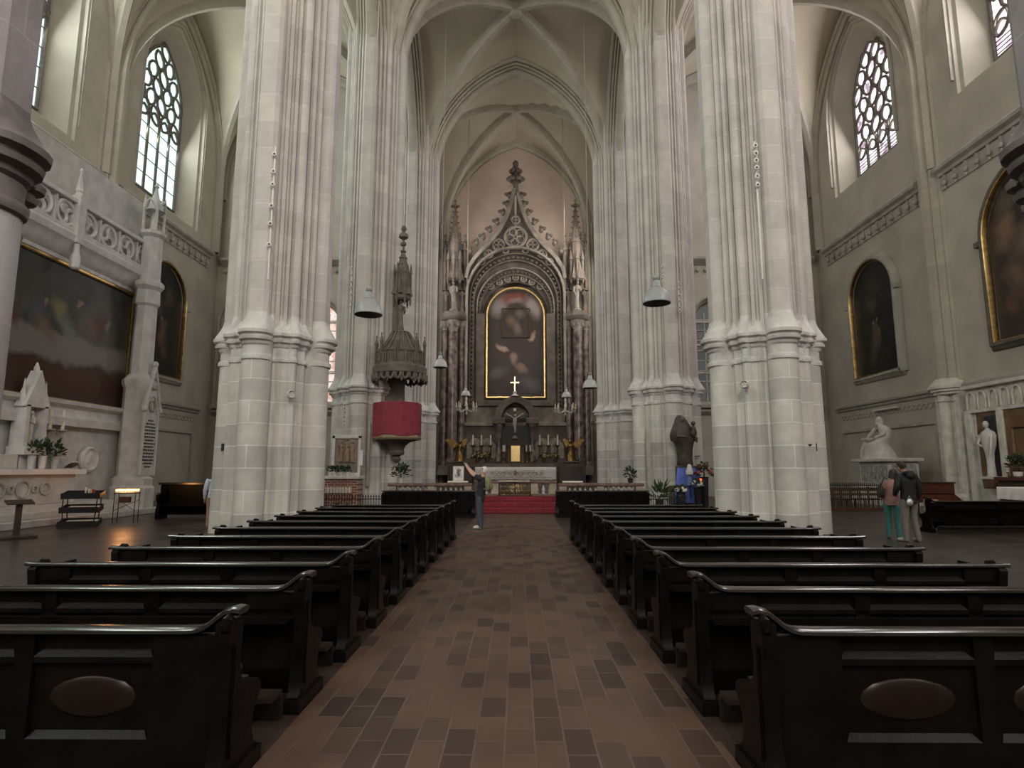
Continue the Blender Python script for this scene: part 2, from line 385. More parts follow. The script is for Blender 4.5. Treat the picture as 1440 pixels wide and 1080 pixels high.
for s,side in((-1,'left'),(1,'right')):
    wall=thing('wall_'+side,'grey green plastered aisle wall on the %s'%side,'wall',kind='structure')
    m=MB()
    def P3(u,z,d,s=s): return Vector((s*(19.3+d),u,z))
    zb=16.7 if s<0 else 18.7
    for j in range(5):
        y0,y1=GY[j],GY[j+1]+(.6 if j==4 else 0); yc=(GY[j]+GY[j+1])/2
        op=(yc,1.95,zb,22.7,3.2)
        wall_panel(m,P3,y0,y1,0,WTOP,op,STEPS)
        if j<4:
            L={0:'tracery window behind the camera, %s'%side,1:'tracery window level with the camera, %s'%side,2:'tracery window hidden behind the near pier on the %s'%side,
               3:'pointed window high on the %s wall cut off by the near pier'%side}[j]
        else:
            L='pale green pointed window with flowing tracery high on the left wall' if s<0 else 'rose tinted stained glass window with flowing tracery high on the right wall'
        window(lambda u,z,d,s=s:P3(u,z,1.0+d,s),op,L,4,(20.7 if s<0 else 19.5),M['glass_l'] if s<0 else M['glass_r'])
    m.build('plaster_face',M['plaster'],wall,smooth=35)
    # mouldings round the window openings, responds, cornice and ledge
    for j in range(5):
        yc=(GY[j]+GY[j+1])/2; op=(yc,1.95+1.15,zb-.1,22.7,3.2+1.3)
        o=opening(*op)[:-3]
        sec=[(0,-.09),(.09,-.05),(.12,.02),(.05,.1),(0,.1)]
        mm=MB(); mm.sweep([P3(u,z,0) for u,z in o],[(r*1.2,w-.05) for r,w in sec],(1,0,0)); mm.build('window_moulding',M['trim'],wall)
    for j in range(1,5):
        y=GY[j]
        b=MB()
        for dy,dx,r in((-.42,.16,.17),(0,.42,.24),(.42,.16,.17)):
            b.lathe([(r+.1,0),(r+.1,.5),(r+.04,.58),(r,.62),(r,4.55),(r+.05,4.6),(r,4.68),(r,4.95)],12,(s*(19.3-dx),y+dy,0))
        b.box(*(sorted((s*19.3,s*19.0))+[y-.75,y+.75,0,5.0]))
        b.build('respond_base',M['pale'],wall)
        c=MB()
        for z0,z1,e in((4.9,5.02,.1),(5.02,5.14,.2),(5.14,5.26,.28)):
            pts=[(s*19.3,y-.62-e),(s*(19.0-e*.6),y-.62-e),(s*(18.68-e),y-.18-e*.4),(s*(18.68-e),y+.18+e*.4),(s*(19.0-e*.6),y+.62+e),(s*19.3,y+.62+e)]
            c.prism(pts,z0,z1)
        pa=[(s*19.3,y-.88,5.26),(s*18.85,y-.88,5.26),(s*18.4,y-.28,5.26),(s*18.4,y+.28,5.26),(s*18.85,y+.88,5.26),(s*19.3,y+.88,5.26)]
        pb=[(s*19.3,y-.5,5.6),(s*19.0,y-.5,5.6),(s*18.7,y-.2,5.6),(s*18.7,y+.2,5.6),(s*19.0,y+.5,5.6),(s*19.3,y+.5,5.6)]
        c.loft([pa,pb]); c.build('respond_cap',M['pale'],wall)
        u=MB(); prof=[(0,-.66),(.10,-.64),(.14,-.56),(.08,-.48),(.12,-.42),(.30,-.36),(.34,-.28),(.26,-.22),(.34,-.16),(.58,-.13),(.62,0)]
        prof=prof+[(d,-v) for d,v in prof[-2::-1]]
        R=[[(s*(19.32-d),y+v,z) for d,v in prof] for z in(5.3,12,20.8)]
        u.loft(R,closed=True); u.build('respond_shaft',M['rib'],wall,smooth=40)
    for j in range(5):
        a=GY[j]+(.66 if j>0 else 0); b=GY[j+1]-.66
        c=MB()
        X=lambda d: s*(19.3-d)
        c.prism([(X(0),14.7),(X(.18),14.72),(X(.22),14.85),(X(.40),14.95),(X(.44),15.08),(X(.40),15.14),(X(.0),15.4)],a,b,'Y')
        c.prism([(X(0),14.1),(X(.05),14.1),(X(.07),14.7),(X(0),14.7)],a,b,'Y')
        c.build('cornice',M['trim'],wall)
        n=int((b-a)/.62); c=MB()
        for k in range(n):
            y=a+(k+.5)*(b-a)/n
            c.box(*(sorted((X(.05),X(.16)))+[y-.05,y+.05,14.35,14.7])); c.ball((X(.16),y,14.32),(.1,.13,.12),8,5); c.ball((X(.12),y,14.12),(.06,.06,.09),6,4)
        c.build('drop_frieze',M['trim'],wall)
        c=MB(); c.prism([(X(0),4.95),(X(.10),5.0),(X(.14),5.1),(X(.26),5.16),(X(.28),5.26),(X(0),5.42)],a,b,'Y'); c.build('ledge',M['trim'],wall)
    # aisle east wall
    ew=thing('wall_east_'+side,'end wall of the %s aisle with paned windows'%side,'wall',kind='structure')
    def PE(u,z,d): return Vector((u,37.5+d,z))
    m=MB(); xs=sorted((s*7.0,s*15.15)); xo=sorted((s*15.15,s*19.3))
    st=[(.32,0),(.30,.12),(.16,.14),(.06,.5),(0,.5)]
    for (a,b),uc,gm,L in((xs,s*12.6,'glass_orange' if s<0 else 'glass_dark','inner arched pane window in the end wall of the %s aisle'%side),(xo,s*17.5,'glass_dark','outer arched dark pane window in the end wall of the %s aisle'%side)):
        op=(uc,1.12,5.9,11.0,1.2)
        wall_panel(m,PE,a,b,0,WTOP,op,st)
        wn[0]+=1; root=thing('window_%d'%wn[0],L,'window',kind='structure')
        g=MB(); pts=opening(*op); g.add([PE(u,z,.5) for u,z in pts],[tuple(range(len(pts)))]); g.build('glass',M[gm],root,smooth=None)
        t=MB()
        for k in(1,2,3): t.box(uc-1.12+k*.56-.03,uc-1.12+k*.56+.03,37.9,37.98,5.9,11.6)
        for k in range(8): z=6.5+k*.66; t.box(uc-1.12,uc+1.12,37.9,37.98,z-.025,z+.025)
        t.box(uc-.05,uc+.05,37.86,37.98,5.9,12.1)
        for z in(7.7,9.5,11): t.box(uc-1.12,uc+1.12,37.86,37.98,z-.05,z+.05)
        t.build('glazing_bars',M['pale'],root)
        f=MB(); o=opening(uc,1.12+.36,5.6,11,1.6); f.sweep([PE(u,z,0) for u,z in o[:-3]],[(-.1,0),(-.1,.1),(.0,.16),(.12,.12),(.14,0)] ,(0,-1,0)); f.box(uc-1.6,uc+1.6,37.2,37.5,5.42,5.62); f.build('window_moulding',M['trim'],root)
    m.build('plaster_face',M['plaster'],ew)
    c=MB(); a,b=sorted((s*7.8,s*19.0)); c.prism([(37.5,14.6),(37.3,14.75),(37.1,14.95),(37.1,15.1),(37.5,15.3)],a,b,'X'); c.prism([(37.5,4.95),(37.35,5.05),(37.2,5.2),(37.5,5.42)],a,b,'X'); c.build('cornice',M['trim'],ew)
    c=MB()
    for k in range(22):
        x=a+(k+.5)*(b-a)/22; c.ball((x,37.42,14.3),(.13,.1,.14),8,5)
    c.build('drop_frieze',M['trim'],ew)
# chancel back wall and side walls
M['chancel']=mat('chancel_plaster',(.56,.45,.38),.9,var=.08,scale=.6)
e=thing('wall_east','plain chancel end wall above the dark altarpiece','wall',kind='structure')
MB().box(-7.2,7.2,46.5,46.9,0,WTOP).build('plaster_face',M['chancel'],e)
for s,side in((-1,'left'),(1,'right')):
    w=thing('wall_chancel_'+side,'side wall of the chancel bay on the %s'%side,'wall',kind='structure')
    def PC(u,z,d,s=s): return Vector((s*(6.3+d),u,z))
    opc=(42.2,1.5,9.0,20.5,3.0); m=MB(); wall_panel(m,PC,37.2,46.6,0,WTOP,opc,[(.6,0),(.5,.15),(.05,.6),(0,.6)]); m.build('plaster_face',M['plaster'],w)
    window(lambda u,z,d,s=s:PC(u,z,.6+d,s),opc,'added unseen chancel side window on the %s'%side,3,19.5,M['glass_w'])  # windows out of view, added to brighten altarpiece and end wall
    b=MB()
    for dx,dy,r in((.15,-.55,.16),(.42,-.32,.2),(.62,-.1,.15)):
        b.lathe([(r+.08,.6),(r+.08,1.2),(r,1.3),(r,4.5),(r+.06,4.6),(r,4.7),(r,5.0),(r+.12,5.1),(r+.16,5.3),(r,5.5),(r*.8,5.6),(r*.8,21)],12,(s*(5.95-dx+.2),46.4+dy,0))
    b.build('respond',M['rib'],w)
# west wall behind the camera
w=thing('wall_west','west wall behind the camera','wall',kind='structure')
m=MB()
def PW(u,z,d): return Vector((u,-15.5-d,z))
for a,b,op in((-6.5,6.5,(0,2.8,9,20,5.5)),(-20.4,-6.5,(-12.9,1.9,12,20,4)),(6.5,20.4,(12.9,1.9,12,20,4))):
    wall_panel(m,PW,a,b,0,WTOP,op,STEPS)
    window(lambda u,z,d:PW(u,z,1.0+d),op,'west window behind the camera',4,op[3]-1.5,M['glass_w'])
m.build('plaster_face',M['plaster'],w)
# ------------------------------------------------------------------ floor
def floor_mat(name,c1,c2,c3,mortar,bw,rh,rough,ms=.006,rot=True,spec=.5):
    m=bpy.data.materials.new(name); m.use_nodes=True; nt=m.node_tree; N=nt.nodes; L=nt.links
    b=N['Principled BSDF']; b.inputs['Specular IOR Level'].default_value=spec
    tc=N.new('ShaderNodeTexCoord'); mp=N.new('ShaderNodeMapping'); L.new(tc.outputs['Object'],mp.inputs[0])
    if rot: mp.inputs['Rotation'].default_value=(0,0,PI/2)
    br=N.new('ShaderNodeTexBrick'); L.new(mp.outputs[0],br.inputs['Vector']); br.inputs['Scale'].default_value=1
    br.inputs['Brick Width'].default_value=bw; br.inputs['Row Height'].default_value=rh; br.inputs['Mortar Size'].default_value=ms
    br.inputs['Color1'].default_value=(*c1,1); br.inputs['Color2'].default_value=(*c2,1); br.inputs['Mortar'].default_value=(*mortar,1)
    no=N.new('ShaderNodeTexNoise'); no.inputs['Scale'].default_value=1.1; no.inputs['Detail'].default_value=6; L.new(tc.outputs['Object'],no.inputs['Vector'])
    cr=N.new('ShaderNodeValToRGB'); e=cr.color_ramp.elements; e[0].position=.35; e[0].color=(.78,.75,.75,1); e[1].position=.7; e[1].color=(1.1,1.07,1.04,1)
    L.new(no.outputs['Fac'],cr.inputs['Fac'])
    # a few tiles fired to another colour
    b2=N.new('ShaderNodeTexBrick'); L.new(mp.outputs[0],b2.inputs['Vector']); b2.inputs['Scale'].default_value=1
    b2.inputs['Brick Width'].default_value=bw; b2.inputs['Row Height'].default_value=rh; b2.inputs['Mortar Size'].default_value=0; b2.inputs['Bias'].default_value=-.55
    b2.inputs['Color1'].default_value=(1,1,1,1); b2.inputs['Color2'].default_value=(*c3,1); b2.offset=.5
    mx=N.new('ShaderNodeMix'); mx.data_type='RGBA'; mx.blend_type='MULTIPLY'; mx.inputs['Factor'].default_value=1
    L.new(br.outputs['Color'],mx.inputs['A']); L.new(cr.outputs['Color'],mx.inputs['B'])
    m3=N.new('ShaderNodeMix'); m3.data_type='RGBA'; m3.blend_type='MULTIPLY'; m3.inputs['Factor'].default_value=1
    L.new(mx.outputs['Result'],m3.inputs['A']); L.new(b2.outputs['Color'],m3.inputs['B']); L.new(m3.outputs['Result'],b.inputs['Base Color'])
    mr=N.new('ShaderNodeMapRange'); mr.inputs['To Min'].default_value=rough-.1; mr.inputs['To Max'].default_value=rough+.15; L.new(no.outputs['Fac'],mr.inputs['Value']); L.new(mr.outputs[0],b.inputs['Roughness'])
    bp=N.new('ShaderNodeBump'); bp.inputs['Strength'].default_value=.3; bp.inputs['Distance'].default_value=.004; L.new(br.outputs['Fac'],bp.inputs['Height']); bp.invert=True; L.new(bp.outputs['Normal'],b.inputs['Normal'])
    return m
M['floor']=floor_mat('dark_floor_tiles',(.040,.029,.026),(.052,.038,.033),(.8,.75,.7),(.05,.04,.035),.36,.20,.30)
M['tiles']=floor_mat('brown_aisle_tiles',(.036,.023,.020),(.125,.080,.056),(.42,.34,.38),(.115,.080,.064),.36,.182,.40,ms=.006)
fl=MB().box(-20.6,20.6,-15.6,47,-.3,0).build('floor',M['floor'],smooth=None); tag(fl,'dark brown floor of the church','floor',kind='structure')
fa=MB().box(-1.40,1.32,-14,23.2,0,.006).build('tile_path',M['tiles'],smooth=None); tag(fa,'centre aisle paved with red brown brick tiles between the pews','floor',kind='structure')
# ------------------------------------------------------------------ pews
M['pew']=mat('black_stained_oak',(.0045,.0034,.003),.36,var=.35,scale=4,bump=.1,bscale=30,spec=.10)
M['pew_rail']=mat('polished_black_oak_rail',(.009,.0075,.0065),.20,var=.3,scale=3,bump=.03,bscale=12,spec=.8)
M['pew_seat']=mat('worn_red_brown_oak_seat',(.035,.014,.010),.32,var=.3,scale=5)
M['pew_oval']=mat('worn_brown_oak_boss',(.012,.006,.0045),.35,spec=.25)
M['pew_pad']=mat('dark_kneeler_leather',(.02,.015,.013),.35,var=.3,scale=5)
def rail_path(L,ear):
    """aisle end is at u=0: rail sweeps up into an ear; u grows towards the outer end"""
    return [(-.035,ear+.030),(.0,ear+.034),(.035,ear+.025),(.075,ear-.005),(.115,ear-.038),(.16,ear-.062),(.21,ear-.072),(.30,ear-.075),(L-.12,ear-.075),(L-.03,ear-.072),(L+.05,ear-.066)]
def end_profile(h):
    return [(-.13,0),(-.13,.10),(-.10,.13),(-.085,.20),(-.06,.30),(-.055,.45),(-.06,.60),(-.075,.70),(-.085,.76),(-.075,h-.02),(-.03,h),(.03,h),(.07,h-.03),(.075,.72),(.055,.64),(.065,.56),(.12,.50),(.20,.47),(.30,.46),(.35,.43),(.36,.38),(.31,.34),(.27,.28),(.26,.20),(.29,.13),(.33,.10),(.33,0)]
def make_pew(sgn,L,label,group,oval=True):
    """sgn=-1: pew left of the aisle (outer end at -x). origin = aisle end under the back"""
    t=thing('pew',label,'pew',group=group)
    X=lambda u:(-u if sgn<0 else u)
    H=.795; ear=.872
    # framed back with recessed panels and a raised oval in each
    b=MB(); y0,y1=-.035,.035
    def bx(u0,u1,z0,z1,a,c): b.box(min(X(u0),X(u1)),max(X(u0),X(u1)),a,c,z0,z1)
    bx(.05,L-.05,.10,H-.02,-.005,.03)                      # core board
    bx(.05,L-.05,.775,H-.02,y0,.0); bx(.05,L-.05,.635,.665,y0,.0); bx(.05,L-.05,.10,.26,y0,.0)
    n=3; p0,p1=.42,L-.25; pw=(p1-p0)/n
    edges=[.05]+[p0+k*pw for k in range(n)]
    bx(.05,p0,.10,H-.02,y0,0)
    for k in range(1,n+1):
        u=p0+k*pw; bx(u-.10,(u if k<n else L-.05),.10,H-.02,y0,0)
    for k in range(n):
        a,c=p0+k*pw,p0+(k+1)*pw-.10
        for z in(.26,.665):                               # sloping sill of each recess
            q=[(X(a),y0,z),(X(c),y0,z),(X(c-.03),-.004,z+.035),(X(a+.03),-.004,z+.035),(X(a),.0,z),(X(c),.0,z)]
            b.add(q,[(0,1,2,3),(0,3,4),(1,5,2)])
    b.build('backrest',M['pew'],t,smooth=None)
    for k in range(n if oval else 0):
        a,c=p0+k*pw,p0+(k+1)*pw-.10; u=(a+c)/2
        MB().ball((X(u),-.006,.46),((c-a)*.36,.020,.105),16,8).build('raised_oval',M['pew_oval'],t,smooth=60)
    r=MB(); sec=[(.0,-.05),(.012,-.065),(.028,-.062),(.036,-.04),(.038,.0),(.036,.04),(.028,.062),(.012,.065),(0,.05)]
    P=[Vector((X(u),0,z-.02)) for u,z in rail_path(L,ear)]
    r.sweep(P,sec,(0,-1,0) if sgn>0 else (0,1,0)); 
    r.build('top_rail',M['pew_rail'],t,smooth=50)
    k=MB()
    k.tube([(X(L-.13),.02,H+.0),(X(L-.10),.02,H+.028),(X(L-.05),.02,H+.03),(X(L-.03),.02,H+.012)],[.012,.02,.022,.016],7)
    k.build('rail_scroll',M['pew'],t); k=MB()
    k.cbox((X(L-.30),.03,H+.02),(.10,.02,.022),ry=.2 if sgn>0 else -.2); k.build('rail_crest',M['pew'],t)
    for u0,u1,nm in((-.005,.075,'aisle end'),(L-.07,L,'outer end')):
        e=MB(); e.prism(end_profile(.86 if u0<0 else H),min(X(u0),X(u1)),max(X(u0),X(u1)),'X')
        xf=X(u0-.014 if u0<0 else u1+.014); xa=X(u0 if u0<0 else u1)
        pr=[(-.02,.16),(-.03,.3),(-.02,.6),(-.03,.72),(.02,.72),(.02,.6),(.10,.44),(.2,.4),(.18,.3),(.2,.16)]
        e.prism(pr,min(xf,xa),max(xf,xa),'X'); e.box(min(X(u0-.02),X(u1+.01)),max(X(u0-.02),X(u1+.01)),-.15,.36,0,.085)
        if u0<0: e.tube([(X(.03),-.05,.80),(X(.02),-.075,.83),(X(.01),-.08,.865),(X(.01),-.05,.885)],[.03,.035,.03,.015],8)
        e.build('bench_end',M['pew'],t,smooth=40)
    s=MB(); a,c=sorted((X(.07),X(L-.07))); s.box(a,c,.03,.36,.425,.455); s.box(a,c,.30,.335,.33,.425); s.build('seat',M['pew_seat'],t)
    q=MB(); q.box(a,c,-.40,-.22,.16,.19); q.box(a,c,-.24,-.20,0,.16); q.build('kneeler',M['pew_pad'],t)
    d=MB(); d.box(a,c,-.20,-.035,.60,.62); d.box(a,c,-.205,-.19,.60,.645); d.build('book_shelf',M['pew'],t)
    return t
ORD=['nearest','second','third','fourth','fifth','sixth','seventh','eighth','ninth','tenth','farthest']
NP=11; PY=[3.38+1.125*k for k in range(NP)]
for sgn,side,x0,L in((-1,'left',-1.43,2.88),(1,'right',1.35,3.05)):
    proto=None
    for k in range(NP):
        lab='%s dark oak pew %s of the tiled aisle, counted from the camera'%(ORD[k],side) if 0<k<NP-1 else ('nearest dark oak pew %s of the aisle, its panelled back filling the photo corner'%side if k==0 else 'farthest dark oak pew %s of the aisle, last row before the choir benches'%side)
        if proto is None:
            proto=make_pew(sgn,L,lab,'dark oak pews beside the aisle'); p=proto
            # the last pew has neither kneeler nor shelf on its back
        else:
            p=copy_tree(proto); p['label']=lab
        p.location=(x0,PY[k],.002)
    for ch in list(proto.children):
        if ch.name.split('.')[0] in('kneeler','book_shelf'): bpy.data.objects.remove(ch,do_unlink=True)
# ------------------------------------------------------------------ low choir benches before the chancel
for sgn,side in((-1,'left'),(1,'right')):
    t=thing('choir_bench','low dark panelled bench %s of the red carpet steps'%side,'bench',(sgn*1.45,21.4,0.002))
    X=lambda u:sgn*u
    b=MB(); a,c=sorted((0,sgn*3.15)); b.box(a,c,-.03,.04,.05,.86)
    for k in range(5):
        u=.12+k*.61; b.box(*(sorted((X(u),X(u+.5)))+[-.05,-.02,.16,.22])); b.box(*(sorted((X(u),X(u+.5)))+[-.05,-.02,.68,.74]))
        b.box(*(sorted((X(u),X(u+.06)))+[-.05,-.02,.16,.74])); b.box(*(sorted((X(u+.44),X(u+.5)))+[-.05,-.02,.16,.74]))
    b.build('panel_front',M['pew'],t)
    s=MB(); s.cbox((X(1.57),.10,.88),(3.25,.34,.035),rx=-.12); s.build('book_ledge',M['pew_seat'],t)
    for u in(0,3.15):
        e=MB(); e.prism([(y*1.1,z*.98) for y,z in end_profile(.86)],*sorted((X(u)-.05,X(u)+.05)),'X'); e.build('bench_end',M['pew'],t,smooth=40)
    s=MB(); s.box(a,c,.35,.75,.40,.44); s.box(a,c,.70,.76,.05,.9); s.build('seat',M['pew_seat'],t)
# ------------------------------------------------------------------ paintings: soft-edged patches of pigment on a dark ground
def paint_mat(name,base,blobs,ax=('X','Z'),rough=.45,base2=None,noise=.25,nscale=2.2):
    """blobs: (u,v,ru,rv,rot,(r,g,b),soft) in the object's own coordinates"""
    m=bpy.data.materials.new(name); m.use_nodes=True; nt=m.node_tree; N=nt.nodes; L=nt.links
    b=N['Principled BSDF']; b.inputs['Roughness'].default_value=rough; b.inputs['Specular IOR Level'].default_value=.3
    tc=N.new('ShaderNodeTexCoord'); sp=N.new('ShaderNodeSeparateXYZ'); L.new(tc.outputs['Object'],sp.inputs[0])
    cb=N.new('ShaderNodeCombineXYZ'); L.new(sp.outputs[ax[0]],cb.inputs['X']); L.new(sp.outputs[ax[1]],cb.inputs['Y'])
    no=N.new('ShaderNodeTexNoise'); no.inputs['Scale'].default_value=nscale; no.inputs['Detail'].default_value=5; L.new(cb.outputs[0],no.inputs['Vector'])
    sb=N.new('ShaderNodeVectorMath'); sb.operation='SUBTRACT'; sb.inputs[1].default_value=(.5,.5,.5); L.new(no.outputs['Color'],sb.inputs[0])
    sc=N.new('ShaderNodeVectorMath'); sc.operation='SCALE'; sc.inputs['Scale'].default_value=noise*2; L.new(sb.outputs[0],sc.inputs[0])
    wa=N.new('ShaderNodeVectorMath'); wa.operation='ADD'; L.new(cb.outputs[0],wa.inputs[0]); L.new(sc.outputs[0],wa.inputs[1])
    cr=N.new('ShaderNodeValToRGB'); e=cr.color_ramp.elements; e[0].position=.35; e[1].position=.7; e[0].color=(*base,1); e[1].color=(*(base2 or [c*1.8 for c in base]),1)
    L.new(no.outputs['Fac'],cr.inputs['Fac']); cur=cr.outputs['Color']
    for u,v,ru,rv,rot,col,soft in blobs:
        mp=N.new('ShaderNodeMapping'); mp.vector_type='TEXTURE'; mp.inputs['Location'].default_value=(u,v,0); mp.inputs['Rotation'].default_value=(0,0,rot); mp.inputs['Scale'].default_value=(ru,rv,1)
        L.new(wa.outputs[0],mp.inputs[0]); ln=N.new('ShaderNodeVectorMath'); ln.operation='LENGTH'
        fl=N.new('ShaderNodeVectorMath'); fl.operation='MULTIPLY'; fl.inputs[1].default_value=(1,1,0); L.new(mp.outputs[0],fl.inputs[0]); L.new(fl.outputs[0],ln.inputs[0])
        mr=N.new('ShaderNodeMapRange'); mr.inputs['From Min'].default_value=1-soft; mr.inputs['From Max'].default_value=1+soft*.3; mr.inputs['To Min'].default_value=1; mr.inputs['To Max'].default_value=0
        L.new(ln.outputs['Value'],mr.inputs['Value']); mx=N.new('ShaderNodeMix'); mx.data_type='RGBA'; L.new(mr.outputs[0],mx.inputs['Factor']); L.new(cur,mx.inputs['A']); mx.inputs['B'].default_value=(*col,1); cur=mx.outputs['Result']
    L.new(cur,b.inputs['Base Color']); return m
M['retable']=mat('soot_dark_sandstone',(.125,.103,.086),.75,var=.3,scale=1.5,bump=.35,bscale=10)
M['retable_pale']=mat('grey_weathered_sandstone',(.235,.207,.178),.75,var=.3,scale=1.5,bump=.35,bscale=12)
M['marble']=mat('mottled_red_brown_marble',(.065,.042,.038),.28,scale=2.4,col2=(.24,.18,.165),var=.2)
M['gold']=mat('old_gold_leaf',(.62,.42,.17),.32,metal=1.,var=.25,scale=5)
M['brass']=mat('polished_brass',(.80,.58,.26),.25,metal=1.,var=.1,scale=5)
M['darkgold']=mat('tarnished_gilding',(.22,.135,.05),.38,metal=.9,var=.35,scale=6)
M['darkwood']=mat('dark_brown_wood',(.045,.026,.018),.45,var=.3,scale=4)
M['white']=mat('white_linen',(.74,.71,.69),.85,var=.05,scale=3)
M['candle']=mat('ivory_wax',(.80,.76,.66),.5,var=.04,scale=3)
M['marble_w']=mat('white_marble',(.62,.61,.58),.45,var=.12,scale=3)
M['red']=mat('crimson_carpet',(.22,.022,.035),.9,var=.18,scale=9,bump=.2,bscale=80)
M['balus']=mat('red_grey_marble_rail',(.17,.10,.085),.35,var=.35,scale=6)
M['beige']=mat('beige_marble',(.40,.33,.25),.45,var=.15,scale=3)
YA=45.0
def A(px,py,Y=YA): p=at(px,py,Y=Y); return (p.x,p.z)
def figure(mb,c,h,facing=-1,w=.30,arms=True,n=12,seed=0):
    """standing robed figure, front towards facing*y ; c = base centre"""
    rnd=random.Random(seed); x,y,z=c; R=[]
    prof=[(0,.60,.50),(.03,.62,.52),(.15,.52,.46),(.35,.46,.42),(.50,.50,.42),(.58,.44,.36),(.70,.56,.40),(.79,.66,.40),(.825,.50,.34),(.85,.20,.2),(.875,.17,.18)]
    for t,a,b in prof:
        R.append([(x+w*h*.5*a*(1+.10*math.sin(5*2*PI*k/n+seed)*(1-t))*math.cos(2*PI*k/n)+.02*h*math.sin(4*t+seed),y+w*h*.5*b*math.sin(2*PI*k/n),z+h*t) for k in range(n)])
    mb.loft(R); mb.ball((x+.02*h*math.sin(3.7+seed),y+facing*.015*h,z+h*.935),(h*.05,h*.058,h*.068),10,7)
    if arms:
        for s in(-1,1):
            bend=rnd.choice([.45,.6,.7])
            mb.tube([(x+s*w*h*.30,y,z+h*.79),(x+s*w*h*.38,y+facing*.02*h,z+h*.64),(x+s*w*h*rnd.uniform(.05,.3),y+facing*h*.11,z+h*bend)],[h*.042,h*.036,h*.022],7)
# ------------------------------------------------------------------ chancel platform, carpet and rail
tag(MB().box(-4.9,4.9,24.35,44.6,0,.72).build('chancel_floor',M['floor'],smooth=None),'raised chancel floor behind the altar rail','floor',kind='structure')
t=thing('carpet_steps','crimson carpeted steps in front of the altar rail gate','steps',(0,23.3,0))
for k in range(3):
    MB().box(-1.62,1.60,.36*k,1.08,.2*k+.006,.2*(k+1)).build('step',M['red'],t,bevel=.015)
def baluster(mb,x,y,z,h,r):
    mb.lathe([(r*.9,0),(r*.9,.08*h),(r*.5,.12*h),(r*.75,.22*h),(r,.36*h),(r*.8,.5*h),(r*.42,.72*h),(r*.55,.82*h),(r*.8,.9*h),(r*.8,h)],9,(x,y,z))
def rail(x0,x1,y,label,n,z=.60,endpost=()):
    t=thing('altar_rail',label,'balustrade',((x0+x1)/2,y,z)); c=(x0+x1)/2; hw=(x1-x0)/2
    MB().box(-hw,hw,-.18,.18,0,.1).build('base_rail',M['balus'],t,bevel=.015)
    MB().box(-hw-.04,hw+.04,-.2,.2,.50,.62).build('top_rail',M['balus'],t,bevel=.025)
    pm=MB(); baluster(pm,0,0,0,.40,.085); me=None
    for k in range(n):
        o=pm.build('baluster',M['marble_w'],t) if me is None else bpy.data.objects.new('baluster',me)
        if me is None: me=o.data
        else: COL.objects.link(o); o.parent=t
        o.location=(-hw+.22+(2*hw-.44)*k/(n-1),0,.1)
    for k,u in enumerate(endpost): MB().box(u-c-.14,u-c+.14,-.17,.17,.08,.52).build('post',M['beige'],t,bevel=.01)
    return t
rail(-4.95,-1.72,24.0,'red marble altar rail with white balusters left of the steps',15,z=.50,endpost=(-4.8,-3.3,-1.86))
rail(1.70,4.95,24.0,'red marble altar rail with white balusters right of the steps',15,z=.50,endpost=(4.8,3.3,1.84))
for s,sd in((-1,'left'),(1,'right')):
    tag(MB().box(*sorted((s*1.68,s*4.95)),23.75,24.4,0,.5).build('rail_plinth',M['darkwood'],smooth=None),'dark plinth under the altar rail on the %s'%sd,'plinth',kind='structure')
rail(-1.60,-.70,24.30,'short beige end section of altar rail left of the ornamental gate',3,z=.60,endpost=(-.82,))
rail(.62,1.58,24.30,'short beige end section of altar rail right of the ornamental gate',3,z=.60,endpost=(.74,1.46))
g=thing('rail_gate','dark openwork metal gate between the beige rail posts','gate',(-.04,24.3,.6))
f=MB(); f.tube([(-.62,0,.03),(.62,0,.03),(.62,0,.53),(-.62,0,.53)],.022,6,closed=True); f.tube([(0,0,.03),(0,0,.53)],.02,6); f.build('frame',M['lead'],g)
f=MB()
for i in range(9):
    for k in range(3):
        x=-.54+i*.135; z=.11+k*.16
        f.tube([(x+.055*math.cos(a),0,z+.065*math.sin(a)) for a in [2*PI*q/8 for q in range(8)]],.011,5,closed=True); f.tube([(x-.05,0,z-.07),(x+.05,0,z+.07)],.008,4)
f.build('openwork',M['darkgold'],g)
MB().box(-.66,.60,-.2,.2,.54,.62).build('cover_rail',M['beige'],g,bevel=.02)
# ------------------------------------------------------------------ high altarpiece
R_=thing('altarpiece','tall dark gothic stone altarpiece with spire gable and marble columns','altarpiece',(0,0,0))
CXA=725
# backing wall of the altarpiece with the pointed recess
def pxarc(half,ytop,yspr,ybot,n=10,Y=YA):
    xa=A(CXA-half,yspr,Y)[0]; xb=A(CXA+half,yspr,Y)[0]; a=(xb-xa)/2; c=(xa+xb)/2
    zs=A(CXA,yspr,Y)[1]; zt=A(CXA,ytop,Y)[1]; zb=A(CXA,ybot,Y)[1]
    return [(c-a,zb)]+[(c+x,z) for x,z in arch_pts(a,zs,zt-zs,n)]+[(c+a,zb)]
def order(half,ytop,yspr,ybot,sec,y,name,m):
    P=pxarc(half,ytop,yspr,ybot); mb=MB(); mb.sweep([Vector((x,y,z)) for x,z in P],sec,(0,-1,0)); return mb.build(name,m,R_,smooth=45)
ROLL=[(0,-.13),(.10,-.10),(.14,0),(.10,.10),(0,.13),(-.02,0)]
